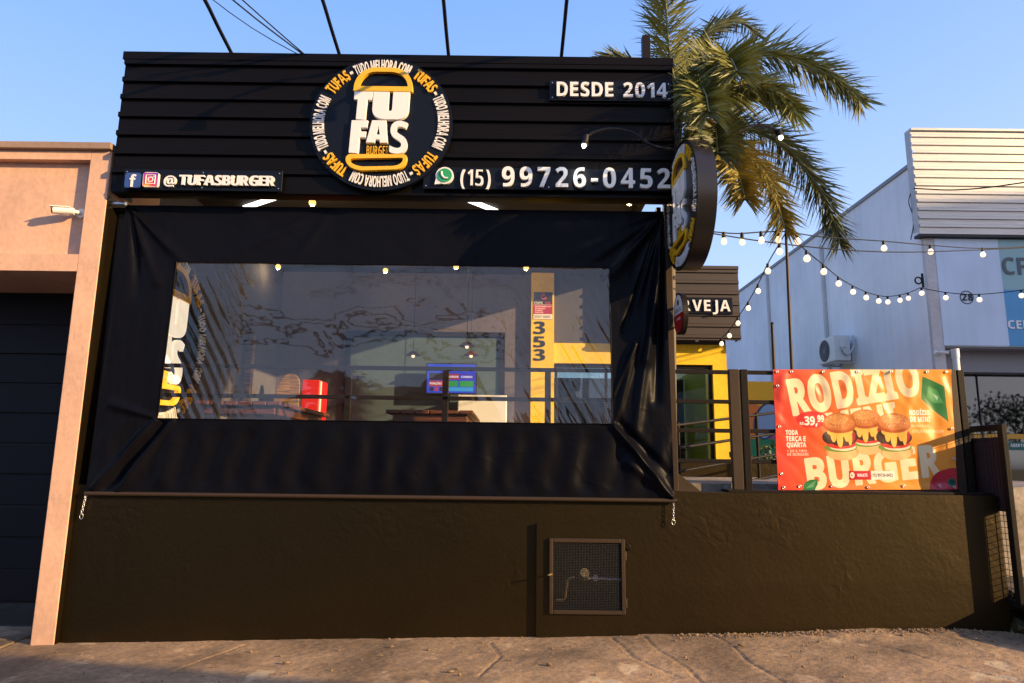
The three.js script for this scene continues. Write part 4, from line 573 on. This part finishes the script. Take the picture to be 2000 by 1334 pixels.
// ------------------------------------------------------------ palm tree
{
  const c0 = V(1.98, 6.02, -0.95), t = thing('palm_tree', 'feathery palm tree rising behind the black fascia corner', 'palm tree', [1.76, 1.4, -1.0]);
  const tp = [V(1.76, 1.4, -1.0), V(1.78, 2.6, -1.0), V(1.82, 4.2, -1.0), V(1.90, 5.3, -0.97), c0]; part('trunk', tube(tp, 0.085, 30, 12), M([0.16, 0.13, 0.10], { map: patchy, roughness: 0.9 }), t);
  part('crownshaft', tube([V(1.90, 5.2, -0.98), V(1.95, 5.7, -0.96), c0.clone().add(V(0, 0.15, 0))], 0.075, 10, 10), M([0.13, 0.17, 0.05]), t);
  const greens = [P([0.20, 0.205, 0.05], { roughness: 0.5, transmission: 0.2 }), P([0.10, 0.11, 0.032], { roughness: 0.55, transmission: 0.2 }), P([0.30, 0.235, 0.04], { roughness: 0.45, transmission: 0.25 })];
  const frond = (pts, len, g, n = 140) => {
    const cv = new THREE.CatmullRomCurve3(pts), r = part('frond', tube(pts, 0.012, 30, 6), greens[2], t), pos = []; const L = cv.getLength();
    for (let k = 0; k < n; k++) for (const sd of [-1, 1]) for (let row = 0; row < 3; row++) {
      const s = Math.min(0.995, 0.10 + 0.90 * (k + rnd() * 0.8) / n), p = cv.getPointAt(s), tg = cv.getTangentAt(s); let side = tg.clone().cross(V(0, 1, 0)); if (side.length() < 0.25) side = tg.clone().cross(V(0, 0, 1)); side.normalize(); const up = side.clone().cross(tg).normalize();
      const ll = len * (0.35 + 0.65 * Math.sin(Math.PI * Math.min(1, 0.18 + s * 0.72))) * (0.65 + 0.55 * rnd()), an = 0.65 - 0.35 * s + 0.5 * rnd();
      const dir = side.clone().multiplyScalar(sd * Math.sin(an + 0.25)).addScaledVector(tg, Math.cos(an)).addScaledVector(up, [-0.1, 0.5, -0.45][row] + 0.6 * (rnd() - 0.5)).normalize();
      const w = tg.clone().multiplyScalar(0.6).addScaledVector(up, rnd() - 0.5).cross(dir).normalize().multiplyScalar(0.008 + 0.006 * rnd()), dr = 0.06 * ll + 0.34 * ll * rnd() * rnd();
      const a = p, b = p.clone().addScaledVector(dir, ll * 0.45).add(V(0, -dr * 0.25, 0)), e = p.clone().addScaledVector(dir, ll).add(V(0, -dr, 0));
      const tri = (...q) => q.forEach(v => pos.push(v.x, v.y, v.z)); const b1 = b.clone().add(w), b2 = b.clone().sub(w), a1 = a.clone().addScaledVector(w, 0.5), a2 = a.clone().addScaledVector(w, -0.5);
      tri(a1, b1, b2); tri(a1, b2, a2); tri(b1, e, b2);
    }
    const gm = new THREE.BufferGeometry(); gm.setAttribute('position', new THREE.Float32BufferAttribute(pos, 3)); gm.computeVertexNormals(); gm.setAttribute('uv', new THREE.Float32BufferAttribute(new Float32Array(pos.length / 3 * 2), 2)); const m = part('leaflets', gm, greens[g], r); m.userData.kind = 'stuff';
  };
  const Q = (...a) => [c0, ...a.map(p => Zp(...p))];
  frond(Q([1312, 130, -1.1], [1303, 40, -1.2], [1298, -60, -1.2], [1300, -140, -1.1]), 0.52, 0, 110);
  frond(Q([1390, 140, -0.9], [1480, 105, -0.7], [1570, 120, -0.6], [1650, 165, -0.5], [1680, 195, -0.5]), 0.50, 0);
  frond(Q([1400, 180, -0.4], [1470, 165, 0.1], [1530, 190, 0.3], [1550, 215, 0.4]), 0.46, 0);
  frond(Q([1420, 240, -1.3], [1500, 265, -1.5], [1570, 330, -1.7], [1620, 410, -1.8], [1640, 475, -1.8]), 0.50, 1);
  frond(Q([1400, 270, -0.7], [1460, 300, -0.4], [1510, 370, -0.2], [1532, 445, -0.1]), 0.44, 2);
  frond(Q([1380, 280, -0.5], [1420, 310, 0.0], [1445, 350, 0.3], [1455, 390, 0.5]), 0.40, 2);
  frond(Q([1275, 170, -1.4], [1235, 125, -1.8], [1195, 110, -2.1], [1172, 112, -2.3]), 0.36, 1, 60);
  frond(Q([1365, 160, -0.6], [1400, 120, -0.1], [1425, 115, 0.4], [1440, 140, 0.8]), 0.48, 0);
  frond(Q([1370, 260, -0.6], [1395, 250, 0.1], [1400, 275, 0.6], [1402, 300, 0.9]), 0.42, 1);
  frond(Q([1345, 190, -0.4], [1365, 170, 0.2], [1378, 185, 0.7], [1385, 220, 1.0]), 0.42, 0);
  frond(Q([1340, 120, -1.4], [1385, 60, -2.0], [1440, 40, -2.5], [1480, 70, -2.8]), 0.42, 1, 70);
  const v = c0.clone(); frond([v, V(1.7, 6.6, -1.7), V(1.3, 6.7, -2.4), V(0.9, 6.3, -2.9)], 0.4, 1, 60);
}
// ------------------------------------------------------------ terrace interior
{
  const t = thing('wall_logo_sign', 'large round burger logo with lit letters on the terrace side wall', 'sign', [-4.148, 3.0, -1.30], undefined, true); t.rotation.y = Math.PI / 2;
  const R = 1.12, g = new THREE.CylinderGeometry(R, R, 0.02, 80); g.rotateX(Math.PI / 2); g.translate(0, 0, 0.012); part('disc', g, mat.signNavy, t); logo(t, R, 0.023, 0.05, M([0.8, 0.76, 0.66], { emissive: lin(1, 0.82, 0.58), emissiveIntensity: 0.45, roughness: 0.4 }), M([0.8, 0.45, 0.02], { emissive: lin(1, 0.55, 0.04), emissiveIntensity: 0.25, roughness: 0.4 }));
}
function picnicTable(x0, x1, z0, z1, label) {
  const t = thing('picnic_table', label, 'table', [(x0 + x1) / 2, 1.4, (z0 + z1) / 2], 'terrace picnic tables'); const n = 6, w = (x1 - x0) / n;
  for (let k = 0; k < n; k++) part('plank', rbox(x0 + k * w + 0.006, x0 + (k + 1) * w - 0.006, 2.14, 2.185, z1, z0, 0.008), mat.wood, t);
  part('apron', rbox(x0 + 0.08, x1 - 0.08, 2.05, 2.139, z1 + 0.1, z0 - 0.06, 0.006), mat.wood, t);
  for (const z of [z0 - 0.25, z1 + 0.25]) for (const s of [-1, 1]) part('leg', bar(V((x0 + x1) / 2 + s * 0.12, 2.10, z), V((x0 + x1) / 2 + s * 0.42, 1.40, z), 0.09, 0.045), mat.wood, t);
  for (const s of [-1, 1]) { const xc = (x0 + x1) / 2 + s * ((x1 - x0) / 2 + 0.22); part('bench_seat', rbox(xc - 0.13, xc + 0.13, 1.82, 1.86, z1, z0, 0.008), mat.wood, t); for (const z of [z0 - 0.3, z1 + 0.3]) part('leg', rbox(xc - 0.04, xc + 0.04, 1.40, 1.819, z - 0.03, z + 0.03, 0.005), mat.wood, t); }
}
picnicTable(-3.32, -2.42, -0.5, -2.5, 'brown slatted picnic table near the side wall logo');
picnicTable(-1.5, -0.45, -1.5, -3.4, 'brown slatted picnic table in front of the menu screen');
{
  const cv = document.createElement('canvas'); cv.width = 320; cv.height = 180; const c = cv.getContext('2d'); c.fillStyle = '#2a48c8'; c.fillRect(0, 0, 320, 180); const bx = (x, y, w, h, col) => { c.fillStyle = col; c.fillRect(x, y, w, h); }; bx(15, 55, 95, 45, '#1c1c30'); bx(15, 104, 95, 36, '#b83a3a'); bx(130, 60, 80, 36, '#a83040'); bx(130, 104, 75, 36, '#2a9a4c'); bx(215, 60, 90, 36, '#4838b0'); bx(215, 104, 90, 36, '#30a050'); bx(20, 146, 24, 22, '#20203c'); bx(52, 146, 24, 22, '#c83a4a'); bx(84, 146, 24, 22, '#20203c'); bx(130, 144, 175, 25, '#3aa0d8'); c.fillStyle = '#ffffff'; c.font = 'bold 18px sans-serif'; c.fillText('BURGER', 136, 85); c.fillText('PORÇÕES', 18, 128); c.fillText('COMBOS', 222, 85);
  const bt = new THREE.CanvasTexture(cv); bt.colorSpace = THREE.SRGBColorSpace; const z = -5.0, a = Zp(833, 767, z), b = Zp(930, 712, z), t = thing('menu_screen', 'wall mounted screen showing a blue menu', 'screen', [(a.x + b.x) / 2, a.y, z]);
  part('bezel', rbox(a.x - 0.02, b.x + 0.02, a.y - 0.02, b.y + 0.02, z - 0.06, z - 0.005, 0.006), mat.dark, t); const f = new THREE.PlaneGeometry(b.x - a.x, b.y - a.y); f.translate((a.x + b.x) / 2, (a.y + b.y) / 2, z); part('display', f, M([0.02, 0.02, 0.02], { emissive: lin(1, 1, 1), emissiveMap: bt, emissiveIntensity: 0.5, roughness: 0.3 }), t); part('wall_arm', box(-1.05, -0.98, 2.9, 3.0, -5.3, z - 0.06), mat.dark, t);
  const fz = -4.6, f0 = Zp(893, 822, fz), f1 = Zp(990, 772, fz), fr = thing('chest_freezer', 'white chest freezer standing before the back wall', 'freezer', [(f0.x + f1.x) / 2, 1.4, fz]); part('cabinet', rbox(f0.x, f1.x, 1.46, f1.y - 0.06, fz - 0.6, fz, 0.02), mat.plastic, fr); part('lid', rbox(f0.x, f1.x, f1.y - 0.055, f1.y, fz - 0.6, fz + 0.01, 0.015), mat.plastic, fr); for (const x of [f0.x + 0.08, f1.x - 0.08]) part('foot', cyl(V(x, 1.4, fz - 0.08), V(x, 1.46, fz - 0.08), 0.03), mat.dark, fr);
  const rz = -4.4, r0 = Zp(585, 826, rz), r1 = Zp(625, 742, rz), rc = thing('drinks_cooler', 'bright red upright drinks cooler at the terrace back', 'cooler', [(r0.x + r1.x) / 2, 1.4, rz]); part('cabinet', rbox(r0.x, r1.x, 1.44, r1.y, rz - 0.5, rz, 0.015), mat.red, rc); part('door_edge', rbox(r1.x, r1.x + 0.02, 1.46, r1.y - 0.02, rz - 0.07, rz - 0.01, 0.004), mat.plastic, rc); part('base', box(r0.x + 0.02, r1.x - 0.02, 1.4, 1.44, rz - 0.48, rz - 0.02), mat.dark, rc);
  const az = -4.45, s = new THREE.Shape(), L = Zp(528, 826, az).x, R = Zp(582, 826, az).x, yt = Zp(560, 731, az).y; s.moveTo(L, 1.4); s.lineTo(R, 1.4); s.lineTo(R, yt - 0.18); s.quadraticCurveTo(R - 0.02, yt, R - 0.16, yt); s.quadraticCurveTo(L + 0.12, yt, L + 0.05, 2.5); s.lineTo(L, 1.4); const ag = new THREE.ExtrudeGeometry(s, { depth: 0.05, bevelEnabled: true, bevelSize: 0.006, bevelThickness: 0.006, bevelSegments: 1 }); ag.translate(0, 0, az); const ab = thing('arched_wood_board', 'tall pale wooden board with arched top beside the red cooler', 'board', [(L + R) / 2, 1.4, az]); part('board', muv(ag), mat.woodLight, ab);
  const bz = -4.2, b0 = Xp(492, 655, -4.05), sb = thing('wooden_post', 'slender pale wooden post at the terrace side wall', 'post', [-4.05, 1.4, b0.z]); part('post', rbox(-4.10, -4.0, 1.4, b0.y, b0.z - 0.05, b0.z + 0.05, 0.008), mat.woodLight, sb); part('foot_plate', box(-4.13, -3.97, 1.4, 1.42, b0.z - 0.08, b0.z + 0.08), mat.steelBlack, sb);
  for (const [x, z] of [[-2.52, -1.46], [1.42, -1.3], [-3.93, -4.4], [-2.16, -4.55], [-0.94, -4.27], [0.22, -4.28]]) {
    const p = thing('ceiling_bulb', 'round warm glowing bulb hanging from the terrace ceiling', 'light bulb', [x, 4.75, z], 'terrace ceiling bulbs'); part('globe', ball(V(x, 4.75, z), 0.045), mat.bulbWarm, p); part('socket', cyl(V(x, 4.78, z), V(x, 4.83, z), 0.022), mat.rubber, p); part('cord', cyl(V(x, 4.83, z), V(x, 4.92, z), 0.005, 0.005, 6), mat.rubber, p);
    const l = new THREE.PointLight(lin(1, 0.7, 0.35), 0.35, 0, 2); l.position.set(0, -0.06, 0); l.castShadow = true; p.add(l);
  }
  for (const [px, py, z] of [[807, 694, -4.7], [912, 676, -4.2], [920, 694, -4.7]]) {
    const c = Zp(px, py, z), p = thing('pendant_lamp', 'small saucer shaded pendant lamp near the menu screen', 'pendant lamp', [c.x, c.y, z], 'pendants by the menu screen');
    part('shade', cyl(c.clone().add(V(0, 0.0, 0)), c.clone().add(V(0, 0.07, 0)), 0.13, 0.03, 20), mat.wood, p); part('bulb', ball(c.clone().add(V(0, -0.012, 0)), 0.03), mat.bulb, p); part('cord', cyl(c.clone().add(V(0, 0.07, 0)), V(c.x, 4.92, z), 0.005, 0.005, 6), mat.rubber, p);
  }
  for (const [a, b] of [[Yp(505, 397, 4.9), Yp(553, 381, 4.9)], [Yp(890, 381, 4.9), Yp(938, 400, 4.9)]]) {
    const d = b.clone().sub(a).normalize(), p = a.clone().addScaledVector(d, -0.3), q = b.clone().addScaledVector(d, 0.3), m = p.clone().add(q).multiplyScalar(0.5), o = thing('tube_light', a.x < -2 ? 'lit white tube light on the dark ceiling over the side wall' : 'lit white tube light on the dark ceiling behind the telephone sign', 'tube light', [m.x, 4.9, m.z], 'ceiling tube lights');
    part('diffuser', bar(p, q, 0.07, 0.03), mat.led, o); part('housing', bar(p.clone().setY(4.917), q.clone().setY(4.917), 0.09, 0.004), mat.plastic, o);
    const l = new THREE.RectAreaLight(lin(1, 0.95, 0.86), 1.6, 0.07, p.distanceTo(q)); l.position.set(0, -0.022, 0); l.lookAt(m.x, 0, m.z); o.add(l); l.rotation.set(-Math.PI / 2, 0, Math.atan2(d.x, d.z));
  }
}
// ------------------------------------------------------------ service cables, and what stands across the street and beyond the frame
{
  const p0 = Zp(614, 108, -0.02); p0.y = 5.775; const top = V(-8.5, 7.8, 13);
  const t = thing('service_cable_bundle', 'bundle of thin black service cables rising from the fascia top', 'cables', [p0.x, p0.y, p0.z]);
  for (const [dx, dy, r] of [[0, 0, 0.008], [0.03, 0.02, 0.007], [-0.04, -0.09, 0.005]]) { const a = p0, e = Zp(455 + dx * 300, 0 - dy * 60, 0.8); part('cable', tube([a, a.clone().lerp(e, 0.5).add(V(dx * 0.5, dy * 0.5 - 0.01, 0)), e.clone().add(V(dx, dy * 0.5, 0)), e.clone().lerp(top, 0.5).add(V(dx, -0.25 + dy, 0)), top.clone().add(V(dx, dy, 0))], r, 60, 6), mat.rubber, t); }
  for (const x of [-8.5, 34]) { const q = thing('utility_pole', x < 0 ? 'concrete utility pole across the street by the house' : 'concrete utility pole across the street by the bare trees', 'pole', [x, -0.1, 13.1]); part('pole', cyl(V(x, -0.3, 13.1), V(x, 8.6, 13.1), 0.17, 0.11, 14), mat.whiteTrim, q); for (const y of [7.6, 8.3]) part('crossarm', rbox(x - 0.06, x + 0.06, y - 0.05, y + 0.05, 12.5, 13.7, 0.006), mat.wood, q); }
  for (let k = 0; k < 6; k++) { const y = k < 3 ? 8.35 : 7.2 - 0.45 * (k - 3), z = k < 3 ? 12.6 + 0.5 * k : 13.0, w = thing('power_line', 'black overhead power line running along the street', 'power line', [6, y, z], 'street power lines'); part('wire', tube([V(-38, y - 0.1, z), V(-23, y - 0.5, z), V(-8.5, y, z), V(13, y - 0.8, z), V(34, y, z), V(48, y - 0.5, z)], k < 3 ? 0.014 : 0.04, 90, 5), mat.rubber, w); }
  const house = (name, label, x, z, w, d, h, ry, wallM, roofH) => { const o = thing(name, label, 'house', [x, -0.1, z], undefined, true); o.rotation.y = ry; part('wall', box(-w / 2, w / 2, 0, h - 0.15, 0, d), wallM, o); const s = new THREE.Shape([new THREE.Vector2(-0.4, h - 0.12), new THREE.Vector2(d / 2, h + roofH), new THREE.Vector2(d + 0.4, h - 0.12), new THREE.Vector2(d + 0.4, h), new THREE.Vector2(d / 2, h + roofH + 0.15), new THREE.Vector2(-0.4, h)]); const g = new THREE.ExtrudeGeometry(s, { depth: w + 0.6, bevelEnabled: false }); g.rotateY(-Math.PI / 2); g.translate(w / 2 + 0.3, 0, 0); part('roof', muv(g), M([0.22, 0.09, 0.05], { roughness: 0.9 }), o); for (const xx of [-w * 0.3, w * 0.25]) { const f = part('window', box(xx - 0.6, xx + 0.6, 1.1, 2.3, -0.03, 0.02), mat.whiteTrim, o); part('pane', box(xx - 0.52, xx + 0.52, 1.18, 2.22, -0.04, -0.031), mat.glassDark, f); } const dr = part('door', box(-0.45, 0.45, 0, 2.1, -0.03, 0.02), mat.wood, o); part('handle', ball(V(0.35, 1, -0.06), 0.03), mat.chrome, dr); };
  house('street_house', 'plain single storey house across the street with eaves', 13.05, 9.2, 8.0, 7, 5.05, -0.242, mat.whiteTrim, 0.6);
  house('street_house', 'tan house across the street behind the utility pole', -4.5, 17, 6, 7, 5.2, 0, M([0.42, 0.26, 0.15], { roughness: 0.9 }), 1.4);
  house('street_house', 'low house across the street with dark red walls', 4.5, 15.5, 8, 7, 3.4, 0, M([0.20, 0.09, 0.06], { roughness: 0.9 }), 1.5);
  house('street_house', 'grey house across the street beside the leafy tree', -17, 15, 7, 7, 4.6, 0, M([0.22, 0.21, 0.2], { roughness: 0.9 }), 1.2);
  const shadeSlab = thing('added_shade_slab', 'added unseen slab far along the street that shades the white building', 'wall', [41.7, -0.1, 12.5], undefined, true); const ns = new THREE.Shape([new THREE.Vector2(0, 0), new THREE.Vector2(20, 0), new THREE.Vector2(20, 19.2), new THREE.Vector2(0, 17.3)]); part('wall', muv(new THREE.ExtrudeGeometry(ns, { depth: 1.0, bevelEnabled: false })), mat.coping, shadeSlab); part('top_rail', bar(V(0, 17.35, 0.5), V(20, 19.25, 0.5), 0.2, 0.2), mat.grey, shadeSlab);  // added unseen slab, shaped to shade the lower part of the silver fascia
  const tree = (x, z, h, cr, leafN, label, dens) => {
    const o = thing('street_tree', label, 'tree', [x, -0.1, z], 'trees across the street'), br = []; const tips = [];
    const grow = (p, d, l, r, n) => { const q = p.clone().addScaledVector(d, l); br.push(cyl(p, q, r, r * 0.62, 6)); if (n === 0) { tips.push(q); return; } const k = n > 2 ? 3 : 4; for (let i = 0; i < k; i++) { const a = rnd() * 6.28, e = d.clone().add(V(Math.cos(a) * 0.75, 0.15 * rnd(), Math.sin(a) * 0.75)).normalize(); grow(q, e, l * (0.62 + 0.2 * rnd()), r * 0.6, n - 1); } };
    grow(V(x, -0.1, z), V(0, 1, 0), h * 0.34, 0.13, 4); part('trunk', br, M([0.06, 0.045, 0.035], { roughness: 0.9 }), o);
    const gs = []; for (let k = 0; k < leafN; k++) { const p = tips[Math.floor(rnd() * tips.length)]; const l = new THREE.PlaneGeometry(0.10, 0.16); l.rotateX(rnd() * 3); l.rotateY(rnd() * 6); gs.push(l.translate(p.x + (rnd() - 0.5) * cr, p.y + (rnd() - 0.5) * cr, p.z + (rnd() - 0.5) * cr)); } if (leafN) { const m = part('crown', gs, M([0.05, 0.065, 0.02], { roughness: 0.8 }), o); m.userData.kind = 'stuff'; }
  };
  tree(-11.5, 15.5, 8.0, 1.5, 5000, 'dense leafy tree across the street beside the tan house'); tree(24, 18, 5.2, 0.9, 500, 'bare branched tree across the street, tallest of its row'); tree(28, 18.6, 5.6, 0.9, 700, 'bare branched tree across the street with sparse leaves'); tree(29.5, 20, 5.0, 0.9, 500, 'small bare branched tree at the far end of the street');
}
renderer.render(scene, camera);
